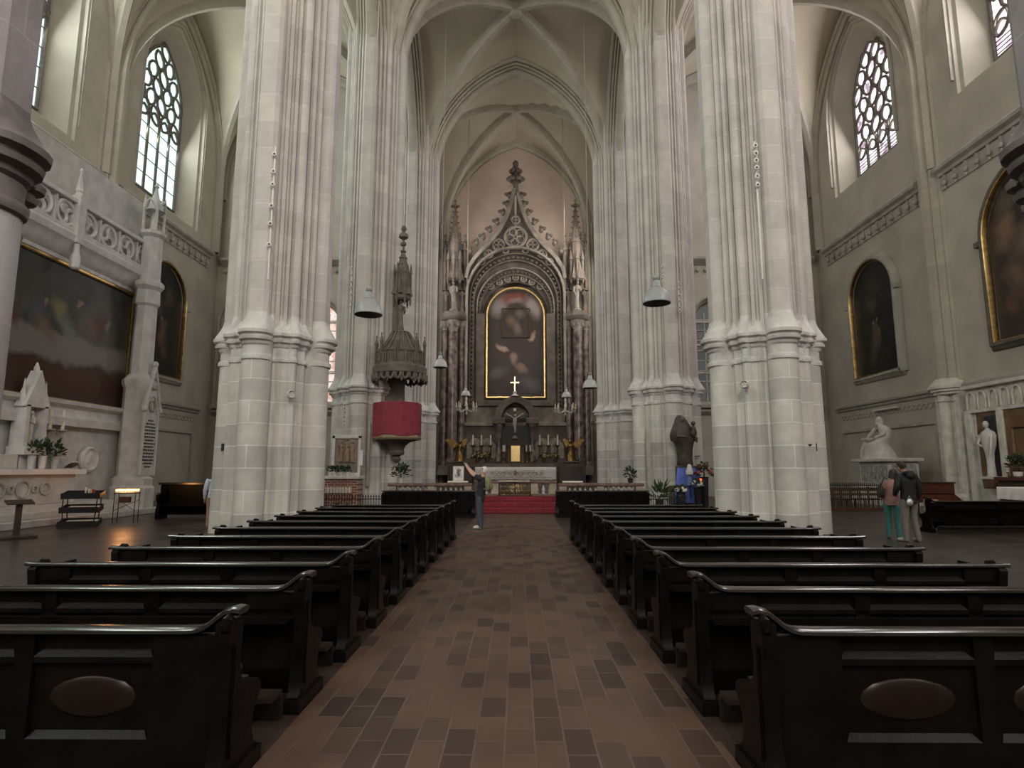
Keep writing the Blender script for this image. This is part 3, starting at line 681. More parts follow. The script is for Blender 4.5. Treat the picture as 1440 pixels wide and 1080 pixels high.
# outer field between towers: slab with arched opening, as annulus loft
o1=pxarc(46,394,440,572); o2=pxarc(67,350,412,572)
mb=MB(); mb.loft([[(x,45.55,z) for x,z in o1],[(x,45.25,z) for x,z in o2]],closed=False,cap=False); mb.build('splay',M['retable'],R_,smooth=45)
for h_,yt,ys,y,w,mm in((67,350,412,44.95,1.5,'retable_pale'),(63,357,418,45.1,1.0,'retable'),(58.5,366,424,45.22,1.1,'retable'),(54,376,430,45.35,.9,'retable_pale'),(50,385,435,45.45,1.0,'retable')):
    order(h_,yt,ys,572,[(a*w,b*w) for a,b in ROLL],y,'arch_order',M[mm])
# carved leaf band between the orders
lb=MB(); P=pxarc(61,361,421,572,14)
for (xa,za),(xb,zb) in zip(P[:-1],P[1:]):
    d=math.hypot(xb-xa,zb-za); n=max(1,int(d/.34))
    for k in range(n): lb.ball((xa+(xb-xa)*(k+.5)/n,45.12,za+(zb-za)*(k+.5)/n),(.11,.09,.11),6,4)
P=pxarc(52,380,432,572,14)
for (xa,za),(xb,zb) in zip(P[:-1],P[1:]):
    d=math.hypot(xb-xa,zb-za); n=max(1,int(d/.3))
    for k in range(n): lb.ball((xa+(xb-xa)*(k+.5)/n,45.35,za+(zb-za)*(k+.5)/n),(.09,.08,.09),6,4)
lb.build('leaf_band',M['retable'],R_)['kind']='stuff'
# ogee gable
gL=[(655,392),(658,378),(668,362),(680,350),(692,337),(702,323),(710,308),(716,293),(720,279),(723,266)]
GLw=[A(*p) for p in gL]; GRw=[A(2*CXA-p[0],p[1]) for p in gL]
arc=pxarc(67,350,412,412)[1:-1]
mb=MB(); nA=len(arc)
left=[p for p in arc[:nA//2+1]]; right=arc[nA//2:]
def resample(P,n):
    S=[0]
    for a,b in zip(P[:-1],P[1:]): S.append(S[-1]+math.hypot(b[0]-a[0],b[1]-a[1]))
    out=[]
    for i in range(n):
        s=S[-1]*i/(n-1); k=max(j for j in range(len(S)) if S[j]<=s+1e-9); k=min(k,len(P)-2); t=(s-S[k])/max(1e-9,S[k+1]-S[k]); out.append((P[k][0]+(P[k+1][0]-P[k][0])*t,P[k][1]+(P[k+1][1]-P[k][1])*t))
    return out
for g_,a_ in((GLw,left),(GRw,right[::-1])):
    g2,a2=resample(g_,16),resample(a_,16)
    mb.loft([[(x,45.1,z) for x,z in g2],[(x,45.1,z) for x,z in a2],[(x,45.5,z) for x,z in a2],[(x,45.5,z) for x,z in g2],[(x,45.1,z) for x,z in g2]],closed=False,cap=False)
mb.build('gable_field',M['retable'],R_,smooth=None)
mb=MB()
for g_ in(GLw,GRw):
    mb.sweep([Vector((x,45.0,z)) for x,z in resample(g_,20)],[(-.16,-.16),(.10,-.18),(.18,0),(.10,.22),(-.16,.3)],(0,-1,0) if g_ is GLw else (0,1,0))
mb.build('gable_coping',M['retable_pale'],R_,smooth=45)
cr=[(663,357),(672,345),(681,337),(690,327),(700,316),(708,303),(714,291),(717,279)]
proto=MB(); proto.ball((0,0,0),(.16,.2,.17),8,5); proto.ball((-.17,0,.13),(.17,.16,.11),8,5); proto.ball((.02,0,.2),(.11,.12,.13),7,5); me=proto.mesh('crocket',60); me.materials.append(M['retable'])
for sgn in(-1,1):
    for x,y in cr:
        X_,Z_=A(CXA+sgn*(CXA-x)*1.03,y-3); o=bpy.data.objects.new('crocket',me); COL.objects.link(o); o.parent=R_; o.location=(X_,45.0,Z_); o.scale=(sgn*-1*1.25 if sgn>0 else 1.25,1.2,1.25)
mb=MB(); x0=A(725,260)[0]
def Zp(y): return A(725,y)[1]
mb.lathe([(.26,Zp(272)),(.2,Zp(262)),(.22,Zp(258)),(.18,Zp(250)),(.15,Zp(244)),(.14,Zp(236)),(.22,Zp(233)),(.24,Zp(229)),(.1,Zp(226))],8,(x0,45,0))
for yy,r in((252,.50),(241,.36)):
    for k in range(6): mb.ball((x0+r*math.cos(k*PI/3),45+r*.8*math.sin(k*PI/3),Zp(yy)),(.24*r/.45,.22,.2),8,5)
mb.build('finial',M['retable'],R_)
def ringpx(cx,cy,r,tr,y,name='tracery_ring',cusps=4):
    X_,Z_=A(cx,cy); R=r*.0535; mb=MB(); mb.tube([(X_+R*math.cos(2*PI*k/24),y,Z_+R*math.sin(2*PI*k/24)) for k in range(24)],tr,6,closed=True)
    for k in range(cusps):
        a=2*PI*k/cusps+PI/4; q=R*.52
        mb.tube([(X_+q*math.cos(a)+R*.36*math.cos(b),y+.02,Z_+q*math.sin(a)+R*.36*math.sin(b)) for b in [2*PI*j/12 for j in range(12)]],tr*.6,5,closed=True)
    mb.build(name,M['retable_pale'],R_)
ringpx(725,333,15.5,.10,45.02,cusps=5)
for d,y,r in((24,344,8.5),(38,357,6),(48,368,4.5),(14,352,4),(0,309,6)):
    for s in((-1,1) if d else (1,)): ringpx(725+s*d,y,r,.07,45.03,cusps=4 if r>5 else 0)
for k in range(7): ringpx(725+(k-3)*11.5,392+abs(k-3)**1.6*2.2-4,4.2,.05,45.42,cusps=4)
# altar painting with gilt arched frame is a thing of its own
fo=pxarc(42,401,442,560,12); fi=pxarc(39,405,443,556,12)
pt=thing('altar_painting','large dark arched altar painting in a thin gilt frame','painting',(0,45.4,0))
mb=MB(); mb.add([(x,0,z) for x,z in fi],[tuple(range(len(fi)))])
b0=lambda px,py:A(px,py,45.4)
def B(px,py,rw,rh,rot,col,soft=.6): u,v=b0(px,py); return (u,v,rw*.0535,rh*.0535,rot,col,soft)
blobs=[B(725,500,45,60,0,(.06,.043,.04),.9),B(703,430,15,20,-.5,(.22,.19,.175),.6),B(751,432,13,20,.5,(.26,.22,.205),.6),B(722,420,22,11,0,(.17,.05,.035),.6),B(725,424,12,5,.0,(.28,.21,.20),.8),
 B(725,447,21,26,0,(.042,.030,.022),.25),B(718,452,7,10,.3,(.15,.10,.07),.7),B(731,442,8,8,-.4,(.13,.10,.08),.7),B(728,462,7,12,.2,(.16,.11,.09),.7),B(748,474,8,4,.9,(.36,.25,.19),.6),B(706,488,10,4,-.5,(.40,.28,.22),.6),B(722,503,6,9,.3,(.30,.20,.16),.6),B(733,518,12,6,-.6,(.24,.16,.12),.6),
 B(700,525,16,9,.5,(.12,.10,.11),.8),B(745,540,18,10,-.3,(.11,.09,.09),.8)]
M['altar_paint']=paint_mat('altar_painting_pigment',(.030,.021,.019),blobs,noise=.35,nscale=1.1)
mb.build('canvas',M['altar_paint'],pt,smooth=None)
mb=MB(); fm=pxarc(40.5,403,442.5,558,12); path=[Vector((x,-.05,z)) for x,z in fm]; mb.sweep(path+[path[0]],[(-.06,-.03),(.02,-.06),(.06,-.01),(.05,.12),(-.06,.12)],(0,-1,0)); mb.build('gilt_frame',M['gold'],pt,smooth=45)
mb=MB()
q=[b0(706,434),b0(745,434),b0(745,475),b0(706,475)]; mb.tube([(x,-.02,z) for x,z in q],.05,4,closed=True); mb.build('painted_picture_frame',M['darkgold'],pt)
# outer rectangular frame below and the plain wall under it
def slab(px0,px1,py0,py1,y0,y1,name,m,bev=.03,Y=YA):
    xa=A(px0,(py0+py1)/2,Y)[0]; xb=A(px1,(py0+py1)/2,Y)[0]; za=A(725,py1,Y)[1]; zb=A(725,py0,Y)[1]
    return MB().box(xa,xb,y0,y1,za,zb).build(name,M[m],R_,bevel=bev)
slab(672,779,563,571,44.95,45.6,'sill_moulding','retable')
slab(669,681,440,566,45.2,45.5,'frame_jamb','retable'); slab(769,781,440,566,45.2,45.5,'frame_jamb','retable')
slab(655,795,571,600,45.3,45.9,'lower_panel','retable_pale')
slab(652,798,594,599,45.0,45.6,'ledge','retable_pale')
slab(652,798,599,660,45.2,45.9,'pedestal_wall','retable')
slab(620,830,400,575,45.75,46.3,'back_wall','retable'); slab(618,832,575,665,45.75,46.3,'base_wall','retable')
slab(617,657,655,668,44.2,45.8,'tower_base','retable_pale'); slab(793,833,655,668,44.2,45.8,'tower_base','retable_pale')
# towers: three marble columns, ring cap, statues, canopy, spire
def tower(s):
    c=725+s*88; cx=A(c,550)[0]
    zb,zt=Zp(655),Zp(452)
    for dx,r,dy in((0,.36,-.25),(-.66,.27,.1),(.62,.27,.1)):
        MB().lathe([(r*1.35,zb),(r*1.35,zb+.4),(r*1.1,zb+.5),(r,zb+.6),(r,zt-1.0),(r*1.05,zt-.95),(r*1.05,zt-.8),(r*.95,zt-.7)],14,(cx+dx,45+dy,0)).build('marble_column',M['marble'],R_)
        cp=MB(); cp.lathe([(r*.95,zt-.7),(r*1.1,zt-.5),(r*1.5,zt-.15),(r*1.55,zt)],12,(cx+dx,45+dy,0))
        for k in range(8): cp.ball((cx+dx+r*1.3*math.cos(k*PI/4),45+dy+r*1.3*math.sin(k*PI/4),zt-.35),(.1,.1,.16),6,4)
        cp.build('capital',M['retable_pale'],R_)
    mb=MB()
    mb.lathe([(.95,zt),(1.08,zt+.12),(1.12,zt+.28),(1.0,zt+.36),(.95,zt+.62)],8,(cx,45.0,0),a0=PI/8); mb.build('tower_entablature',M['retable'],R_)
    z1=zt+.62
    f=MB(); f.lathe([(.3,z1),(.34,z1+.15),(.3,z1+.22)],8,(cx,44.6,0)); figure(f,(cx,44.6,z1+.2),2.25,seed=3+s); f.build('statue',M['retable_pale'],R_)
    for dx in(-.66,.62):
        f=MB(); figure(f,(cx+dx,45.0,z1+.5),1.5,seed=7); f.build('small_statue',M['retable'],R_)
        f=MB(); f.lathe([(.22,z1),(.22,z1+.5)],6,(cx+dx,45.0,0)); f.build('statue_pedestal',M['retable'],R_)
    f=MB(); f.box(cx-.9,cx+.9,45.3,45.8,z1,Zp(340)); f.build('tower_shaft',M['retable'],R_)
    # canopy of clustered gablets and pinnacles
    z2=z1+2.45; z3=Zp(338); f=MB()
    f.lathe([(.5,z2),(.62,z2+.1),(.6,z2+.5),(.48,z2+.7)],6,(cx,44.75,0))
    for k in range(6):
        a=k*PI/3+PI/6; x=cx+.52*math.cos(a); y=44.75+.5*math.sin(a)
        f.lathe([(.02,z2-.25),(.10,z2-.05),(.10,z2+1.6),(.16,z2+1.65),(.02,z2+2.4)],6,(x,y,0))
        f.lathe([(.36,z2+.1),(.02,z2+1.5)],3,(cx+.42*math.cos(a+PI/6),44.75+.4*math.sin(a+PI/6),0))
    f.build('canopy',M['retable'],R_)
    for dx in(-.78,-.4,.4,.78):
        f=MB(); f.lathe([(.16,z2-.6),(.16,z3-.8),(.22,z3-.75),(.22,z3-.6),(.12,z3-.5),(.03,z3+.35),(.1,z3+.4),(.1,z3+.5),(.02,z3+.62)],6,(cx+dx,45.05+abs(dx)*.2,0))
        for q in range(4): f.ball((cx+dx+.12*math.cos(q*PI/2),45.05+abs(dx)*.2+.12*math.sin(q*PI/2),z3-.05),.06,6,4)
        f.build('pinnacle',M['retable'],R_)
    f=MB(); zs=Zp(283); f.lathe([(.42,z2+.4),(.40,z3-.3),(.46,z3-.25),(.34,z3),(.07,zs-.5),(.05,zs-.1),(.12,zs),(.02,zs+.12)],8,(cx,44.95,0))
    for lv in range(6):
        for q in range(4):
            tt=lv/6; rr=.36*(1-tt)+.09; f.ball((cx+rr*math.cos(q*PI/2),44.95+rr*math.sin(q*PI/2),z3+(zs-.6-z3)*tt+.15),.075,6,4)
    for q in range(4): f.ball((cx+.22*math.cos(q*PI/2),44.95+.22*math.sin(q*PI/2),zs-.42),(.15,.15,.1),7,5)
    f.build('spire',M['retable'],R_)
tower(-1); tower(1)
# central niche with crucifix, columns and curved pediment
sh=MB()
P=pxarc(20,566,590,596,10,44.6); Po=pxarc(30,557,590,596,10,44.6)
sh.loft([[(x,44.3,z) for x,z in P],[(x,44.3,z) for x,z in Po],[(x,45.1,z) for x,z in Po]],closed=False,cap=False); sh.loft([[(x,44.3,z) for x,z in P],[(x,45.1,z) for x,z in P]],closed=False,cap=False)
sh.build('niche_pediment',M['retable'],R_,smooth=45)
a=A(694,594,44.6); b=A(756,594,44.6); 
for x0_,x1_ in((694,709),(741,756)):
    xa=A(x0_,594,44.6)[0]; xb=A(x1_,594,44.6)[0]; MB().box(xa-.08,xb+.08,44.2,45.2,A(725,594,44.6)[1]-.12,A(725,590,44.6)[1]+.1).build('niche_cornice',M['retable'],R_,bevel=.04)
    xm=(xa+xb)/2; MB().lathe([(.3,2.2),(.3,2.5),(.24,2.6),(.22,4.5),(.3,4.7),(.34,5.0)],12,(xm,44.6,0)).build('niche_column',M['marble'],R_)
MB().box(A(699,620)[0],A(751,620)[0],45.05,45.3,2.1,5.6).build('niche_back',M['lead'],R_)
# ------------------------------------------------------------------ gradine, high altar and its furniture
zt=1.80
al=thing('high_altar','long altar table in front of the altarpiece','altar',(A(725,660,43.2)[0],43.2,.72))
MB().box(-2.55,2.55,-.35,.5,0,1.0).build('altar_block',M['retable'],al,bevel=.03)
MB().box(-2.8,2.8,-.5,.55,1.0,1.07).build('altar_slab',M['retable_pale'],al,bevel=.02)
c=thing('altar_cloth','white lace cloth hanging over the front of the high altar','altar cloth',(al.location.x,43.2,.72))
zt_=1.085
mb=MB(); N_=60; R=[]
for yy,zz in((.5,zt_),(-.50,zt_),(-.53,zt_-.03),(-.54,zt_-.3),(-.55,zt_-.60),(-.55,zt_-.86)):
    R.append([(-2.83+5.66*k/N_,yy-(.02*math.sin(k*1.3)+.02*math.sin(k*.7))*(zt_-zz),zz+(.012*math.sin(k*1.1) if zz<.3 else 0)) for k in range(N_+1)])
mb.loft(R,closed=False,cap=False); mb.build('cloth',M['white'],c,smooth=60)
M['lace']=mat('grey_rose_embroidery',(.33,.24,.22),.9,var=.2,scale=12)
mb=MB()
for k in range(9):
    x=-1.7+k*.42
    for q in range(3):
        r=.07+.03*((k+q)%3); cx_=x+.11*q; cz=zt_-.42+.1*math.sin(k*2+q*2.3); mb.tube([(cx_+r*math.cos(a)*(1-.3*math.sin(a*2)),-.575,cz+r*math.sin(a)) for a in [2*PI*j/9 for j in range(9)]],.014,4,closed=True)
mb.tube([(-2.5+5*k/40,-.57,zt_-.72+.03*math.sin(k*1.2)) for k in range(41)],.012,4)
mb.ball((0,-.57,zt_-.42),(.12,.02,.18),8,5)
mb.build('embroidery',M['lace'],c)
gr=thing('gradine','stepped dark stone shelf behind the high altar','shelf',(0,44.2,0))
MB().box(-4.95,4.95,-.42,.75,.725,2.12).build('shelf',M['retable'],gr,bevel=.02)
MB().box(-4.95,4.95,.3,.75,2.12,2.45).build('upper_shelf',M['retable'],gr,bevel=.02)
MB().box(-5.0,5.0,-.46,.75,2.06,2.13).build('shelf_edge',M['darkwood'],gr,bevel=.01)
tb=thing('tabernacle','small shining brass tabernacle in the middle of the altar','tabernacle',(A(725,640,44.2)[0],44.05,2.135))
mb=MB(); mb.box(-.62,.62,-.2,.4,0,1.35); mb.box(-.72,.72,-.25,.42,1.3,1.42); mb.lathe([(.62,1.42),(.5,1.52),(.25,1.6),(.2,1.66)],8,(0,.1,0),a0=PI/8); mb.build('case',M['darkwood'],tb)
MB().box(-.33,.33,-.24,-.18,.06,1.22).build('door',M['brass'],tb,bevel=.02)
mb=MB()
for x in(-.5,.5): mb.lathe([(.07,0),(.09,.08),(.05,.14),(.05,1.15),(.09,1.28)],9,(x,-.26,0))
mb.build('colonnette',M['darkgold'],tb)
cx_=thing('crucifix','pale figure on a dark cross above the tabernacle','crucifix',(A(724,600,44.3)[0],44.1,4.09))
MB().box(-.06,.06,-.02,.06,0,2.0).box(-.75,.75,-.02,.06,1.25,1.37).build('cross',M['darkwood'],cx_)
mb=MB(); mb.tube([(0,-.12,.2),(.03,-.12,.5),(-.02,-.15,.8),(0,-.14,1.05),(0,-.12,1.28)],[.05,.08,.11,.15,.12],8); mb.ball((.03,-.16,1.45),(.09,.1,.12),8,6)
for s in(-1,1): mb.tube([(s*.08,-.12,1.26),(s*.35,-.12,1.42),(s*.68,-.08,1.62)],[.06,.045,.03],6)
mb.build('figure',mat('pale_corpus',(.42,.36,.32),.6),cx_); MB().box(-.09,.09,-.06,-.02,1.78,1.98).build('title_board',M['white'],cx_)
MB().lathe([(.26,-.28),(.28,-.2),(.14,-.1),(.10,0)],8).build('foot',M['retable'],cx_)
gc=thing('gold_cross','small bright gold cross above the round niche','cross',(A(724,540,44.4)[0],44.4,A(724,557,44.4)[1]))
MB().box(-.055,.055,-.04,.04,.35,1.45).box(-.33,.33,-.04,.04,.95,1.06).build('cross',M['brass'],gc,bevel=.015); MB().lathe([(.3,0),(.2,.1),(.1,.2),(.15,.3),(.05,.4)],10).build('orb_foot',M['marble_w'],gc)
# candlesticks
def candlestick(h_st,h_c,label,group,m='darkgold'):
    t=thing('candlestick',label,'candlestick',group=group)
    MB().lathe([(.17,0),(.18,.05),(.1,.12),(.05,.2),(.09,h_st*.3),(.04,h_st*.36),(.06,h_st*.6),(.035,h_st*.75),(.06,h_st*.9),(.17,h_st*.96),(.17,h_st)],10).build('holder',M[m],t)
    MB().lathe([(.055,h_st),(.055,h_st+h_c),(.02,h_st+h_c+.02)],8).build('candle',M['candle'],t); return t
M['bronze']=mat('dark_bronze',(.09,.065,.035),.4,metal=.8,var=.3,scale=6)
c0=candlestick(.95,.75,'x','tall altar candlesticks','bronze')
PXC=[665,677,690,759,771,784]
names=['outer candlestick on the left end of the altar shelf','middle candlestick of the left three on the altar shelf','inner candlestick of the left three on the altar shelf','inner candlestick of the right three on the altar shelf','middle candlestick of the right three on the altar shelf','outer candlestick on the right end of the altar shelf']
for k,(p,l) in enumerate(zip(PXC,names)):
    loc=(A(p,620,44.7)[0],44.72,2.455)
    if k==0: c0.location=loc; c0['label']='tall gilt '+l
    else: dup(c0,loc,label='tall gilt '+l)
c1=candlestick(.8,.45,'short candlestick left of the tabernacle on the altar','short candlesticks by the tabernacle'); c1.location=(A(714,640)[0]-.2,44.35,2.14)
for p,l in((708,'short candlestick farther left of the tabernacle'),(740,'short candlestick right of the tabernacle on the altar'),(745.5,'short candlestick farther right of the tabernacle')): dup(c1,(A(p,640)[0],44.35,2.14),label=l)
# pale arched relief panels on the shelf
rp=thing('stone_relief','x','panel',group='pale relief panels on the altar shelf')
w_=.62
MB().prism([(-w_,0),(w_,0),(w_,1.05),(w_*.6,1.22),(w_*.5,1.4),(0,1.5),(-w_*.5,1.4),(-w_*.6,1.22),(-w_,1.05)],0,.1,'Y').build('panel',mat('pale_stone_relief',(.33,.29,.25),.8,var=.2,scale=3,bump=.4,bscale=8),rp)
mb=MB(); figure(mb,(0,-.03,.1),1.2,w=.35); mb.build('carving',M['retable_pale'],rp)
for k,(p,l) in enumerate(((668,'outer pale relief panel left of the tabernacle'),(685,'inner pale relief panel left of the tabernacle'),(763,'inner pale relief panel right of the tabernacle'),(781,'outer pale relief panel right of the tabernacle'))):
    loc=(A(p,640,44.9)[0],44.86,2.46)
    if k==0: rp.location=loc; rp['label']=l
    else: dup(rp,loc,label=l)
# gilt kneeling angels
def angel(s,label):
    t=thing('angel_statue',label,'statue',(A(646 if s<0 else 803,640,44)[0],44.05,2.235),group='gilt kneeling angels'); 
    b=MB(); b.loft([[(.42*f*math.cos(a),.36*f*math.sin(a)+o,z) for a in [2*PI*k/12 for k in range(12)]] for f,o,z in((1,0,0),(.95,0,.2),(.75,.03,.5),(.5,.02,.8),(.45,-.02,1.05),(.55,-.04,1.3),(.42,-.04,1.42),(.16,-.05,1.5),(.14,-.05,1.55))]); b.ball((-s*.05,-.08,1.68),(.14,.15,.18),9,6)
    for q in(-1,1): b.tube([(q*.34,-.04,1.34),(q*.38,-.25,1.08),(-s*.1+q*.08,-.48,1.28)],[.1,.085,.05],7)
    b.build('figure',M['darkgold'],t,smooth=60)
    for q in(-1,1):
        w=MB(); pts=[(.05,1.3),(.35,1.75),(.85,1.95),(1.15,1.85),(.95,1.6),(.7,1.25),(.35,.95),(.1,1.0)]
        k=1 if q==s else .55
        w.prism([(q*u*k,z) for u,z in pts],.14,.20,'Y'); w.build('wing',M['darkgold'],t)
    MB().box(-.55,.55,-.5,.4,-.12,0).build('base',M['retable'],t,bevel=.02); t.scale=(.92,.92,.84)
angel(-1,'gilt kneeling angel on the left end of the high altar'); angel(1,'gilt kneeling angel on the right end of the high altar')
for s,sd in((-1,'left'),(1,'right')):
    xa,xb=sorted((A(725+s*92,670,43.6)[0],A(725+s*60,670,43.6)[0]))
    tag(MB().box(xa,xb,43.1,43.74,.725,1.88).build('credence_block',M['darkwood'],bevel=.03),'dark wooden block beside the %s end of the high altar'%sd,'cabinet')
# framed picture, pads on the rail, flowers
def leafy(mb,c,r,n,seed,L=.16,w=.05):
    rnd=random.Random(seed)
    for k in range(n):
        a=rnd.uniform(0,2*PI); e=rnd.uniform(-.2,1.3); d=Vector((math.cos(a)*math.cos(e),math.sin(a)*math.cos(e),math.sin(e)))
        p=Vector(c)+Vector((d.x*r[0],d.y*r[1],d.z*r[2]))*rnd.uniform(.45,1); l=L*rnd.uniform(.7,1.3)
        t=(d+Vector((rnd.uniform(-.5,.5),rnd.uniform(-.5,.5),rnd.uniform(-.3,.6)))).normalized(); s_=t.cross(Vector((.3,.2,1))).normalized()*w; up=s_.cross(t).normalized()*w*.4
        mb.add([p,p+t*l*.5+s_+up,p+t*l,p+t*l*.5-s_+up,p+t*l*.5-up*.6],[(0,1,4),(1,2,4),(2,3,4),(3,0,4)])
M['leaf']=mat('dark_green_leaves',(.028,.060,.022),.6,var=.4,scale=8)
M['leaf2']=mat('mid_green_leaves',(.055,.095,.035),.6,var=.4,scale=8)
p=thing('framed_picture','framed picture standing on the altar rail left of the man','picture',(A(644.5,664,24)[0],24.05,1.155))
MB().cbox((0,0,.29),(.42,.03,.56),rx=-.12).build('frame',M['marble_w'],p)
M['pic']=paint_mat('grey_figure_print',(.5,.48,.46),[(0,.3,.08,.2,.1,(.10,.09,.09),.5),(.05,.4,.05,.05,0,(.2,.15,.12),.5),(-.1,.2,.05,.12,.5,(.3,.27,.25),.6)],noise=.08,nscale=9)
MB().cbox((0,-.022,.29),(.31,.006,.45),rx=-.12).build('print',M['pic'],p)
MB().box(-.12,.12,.0,.16,0,.05).build('easel_foot',M['darkwood'],p)
for px,l in((644,'long pale cushion on the altar rail under the framed picture'),(805,'long pale cushion on the altar rail right of the altar')):
    tag(MB().box(-.40,.40,-.13,.13,0,.075).build('cushion',M['candle'],bevel=.03,loc=(A(px,675,24)[0],23.98,1.125)),l,'cushion')
p.location.z=1.2
def flower_pot(name,label,loc,r,h,lr,n,seed,potm='marble_w',leafm='leaf',L=.16,blooms=None,group=None,cat='plant'):
    t=thing(name,label,cat,loc,group=group)
    MB().lathe([(r*.7,0),(r,h),(r*1.08,h),(r*.9,h*.9),(r*.85,h*.8)],12).build('pot',M[potm],t)
    m=MB(); leafy(m,(0,0,h+lr[2]*.25),lr,n,seed,L); m.tube([(0,0,h*.7),(0,0,h+lr[2]*.4)],r*.2,6); m.build('foliage',M[leafm],t,smooth=None)
    if blooms:
        m=MB(); rnd=random.Random(seed)
        for k in range(blooms[1]):
            a=rnd.uniform(0,2*PI); e=rnd.uniform(0,1.2); m.ball((lr[0]*math.cos(a)*math.cos(e),lr[1]*math.sin(a)*math.cos(e),h+lr[2]*(.3+math.sin(e)*.8)),blooms[2]*rnd.uniform(.7,1.2),7,5)
        m.build('blossoms',blooms[0],t)
    return t
M['bloom_w']=mat('white_petals',(.75,.72,.68),.7); M['bloom_y']=mat('ochre_petals',(.45,.30,.12),.7); M['bloom_r']=mat('rose_petals',(.45,.10,.14),.7)
for px,l,b in((671,'vase of ochre flowers on the altar shelf, left of the relief panels','bloom_y'),(685,'vase of ochre flowers on the altar shelf, beside the left candlesticks','bloom_y'),(765,'vase of ochre flowers on the altar shelf, right of the tabernacle','bloom_y'),(781,'vase of ochre flowers at the right end of the altar shelf','bloom_y')):
    flower_pot('flower_vase',l,(A(px,650,44.3)[0],44.25,2.135),.15,.28,(.36,.25,.4),50,px,'darkgold','leaf',blooms=(M[b],14,.07),group='flower vases on the altar shelf',cat='vase')
flower_pot('potted_plant','green pot plant at the left end of the altar rail under the pulpit',(A(561,668,23.6)[0],23.98,1.125),.14,.2,(.38,.3,.42),110,3,'marble_w','leaf',blooms=(M['bloom_w'],4,.05))
flower_pot('potted_plant','green pot plant at the right end of the altar rail',(A(888,672,24)[0]-.05,23.98,1.125),.12,.18,(.22,.2,.3),60,5,'darkwood','leaf')
# ------------------------------------------------------------------ pulpit on the second left pier
M['pulpit']=mat('dark_carved_pulpit_stone',(.115,.105,.085),.7,var=.25,scale=3,bump=.3,bscale=14)
M['redcloth']=mat('crimson_pulpit_cloth',(.235,.030,.045),.85,var=.12,scale=2)
M['oldgold']=mat('ochre_wood_moulding',(.22,.16,.09),.5,var=.2,scale=5)
PX_,PY_=at(559,590,Y=25.75).x,25.75
t=thing('pulpit','dark stone pulpit with red cloth, standing against the second left pier','pulpit',(PX_,PY_,0))
def octo(r,z,n=8,a0=PI/8,c=(0,0)): return [(c[0]+r*math.cos(a0+2*PI*k/n),c[1]+r*math.sin(a0+2*PI*k/n),z) for k in range(n)]
MB().lathe([(.03,1.90),(.16,2.0),(.20,2.1),(.12,2.2),(.30,2.26),(.34,2.36),(.30,2.45),(.36,2.62),(.55,2.78),(.92,2.88),(.95,2.92)],10).build('corbel_stem',M['pulpit'],t)
MB().loft([octo(1.02,2.88),octo(1.06,2.95),octo(1.03,3.06),octo(.98,3.1)]).build('base_moulding',M['oldgold'],t)
n=32; R=[]
for z,r in((3.05,1.02),(3.3,1.01),(3.8,1.005),(4.3,1.0),(4.42,1.0),(4.45,.96)):
    R.append([((r+.018*math.cos(k*PI/2)*(4.45-z)*.5)*math.cos(2*PI*k/n)*(1/max(math.cos(((2*PI*k/n-PI/8)%(PI/4))-PI/8),.9))*.96,(r+.018*math.cos(k*PI/2)*(4.45-z)*.5)*math.sin(2*PI*k/n)*(1/max(math.cos(((2*PI*k/n-PI/8)%(PI/4))-PI/8),.9))*.96,z+(.06*math.sin(k*.9) if z<3.1 else 0)) for k in range(n)])
MB().loft(R).build('red_cloth',M['redcloth'],t,smooth=40)
MB().box(-.95,.1,.35,1.0,2.9,5.6).build('back_panel',M['pulpit'],t,bevel=.03)
tc_=at(563,500,Y=25.75).x-PX_
m=MB(); m.loft([octo(1.05,5.62,16,c=(tc_,0)),octo(1.16,5.7,16,c=(tc_,0)),octo(1.17,5.95,16,c=(tc_,0)),octo(1.08,6.02,16,c=(tc_,0)),octo(1.05,6.12,16,c=(tc_,0)),octo(1.06,6.55,16,c=(tc_,0)),octo(1.1,6.6,16,c=(tc_,0)),octo(.98,6.62,16,c=(tc_,0)),octo(.74,6.85,16,c=(tc_,0)),octo(.52,7.2,16,c=(tc_,0)),octo(.36,7.5,16,c=(tc_,0)),octo(.4,7.56,16,c=(tc_,0)),octo(.3,7.6,16,c=(tc_,0))])
for k in range(16):
    a=2*PI*k/16+PI/8; m.tube([(tc_+r*math.cos(a),r*math.sin(a),z) for r,z in((1.0,6.62),(.76,6.87),(.54,7.22),(.38,7.52))],.045,5)
m.build('tester',M['pulpit'],t)
m=MB()
for k in range(24):
    a=2*PI*k/24; b0_=2*PI*(k+.5)/24; r=1.13
    m.tube([(tc_+r*math.cos(a),r*math.sin(a),5.66),(tc_+r*math.cos((a*3+b0_)/4),r*math.sin((a*3+b0_)/4),5.46),(tc_+r*math.cos(b0_),r*math.sin(b0_),5.40),(tc_+r*math.cos(b0_*1.5-a*.5),r*math.sin(b0_*1.5-a*.5),5.46),(tc_+r*math.cos(2*b0_-a),r*math.sin(2*b0_-a),5.66)],[.08,.07,.075,.07,.08],5)
    m.ball((tc_+r*math.cos(a),r*math.sin(a),5.36 if k%2 else 5.5),(.05,.05,.09),6,4)
m.build('cusped_fringe',M['pulpit'],t)
m=MB()
for k in range(16):
    a=2*PI*(k+.5)/16
    for q in(-.09,.09): m.cbox((tc_+1.07*math.cos(a+q),1.07*math.sin(a+q),6.33),(.03,.05,.34),rz=a)
    m.cbox((tc_+1.06*math.cos(a+.2),1.06*math.sin(a+.2),6.35),(.07,.07,.5),rz=a)
m.build('parapet_panelling',M['pulpit'],t)
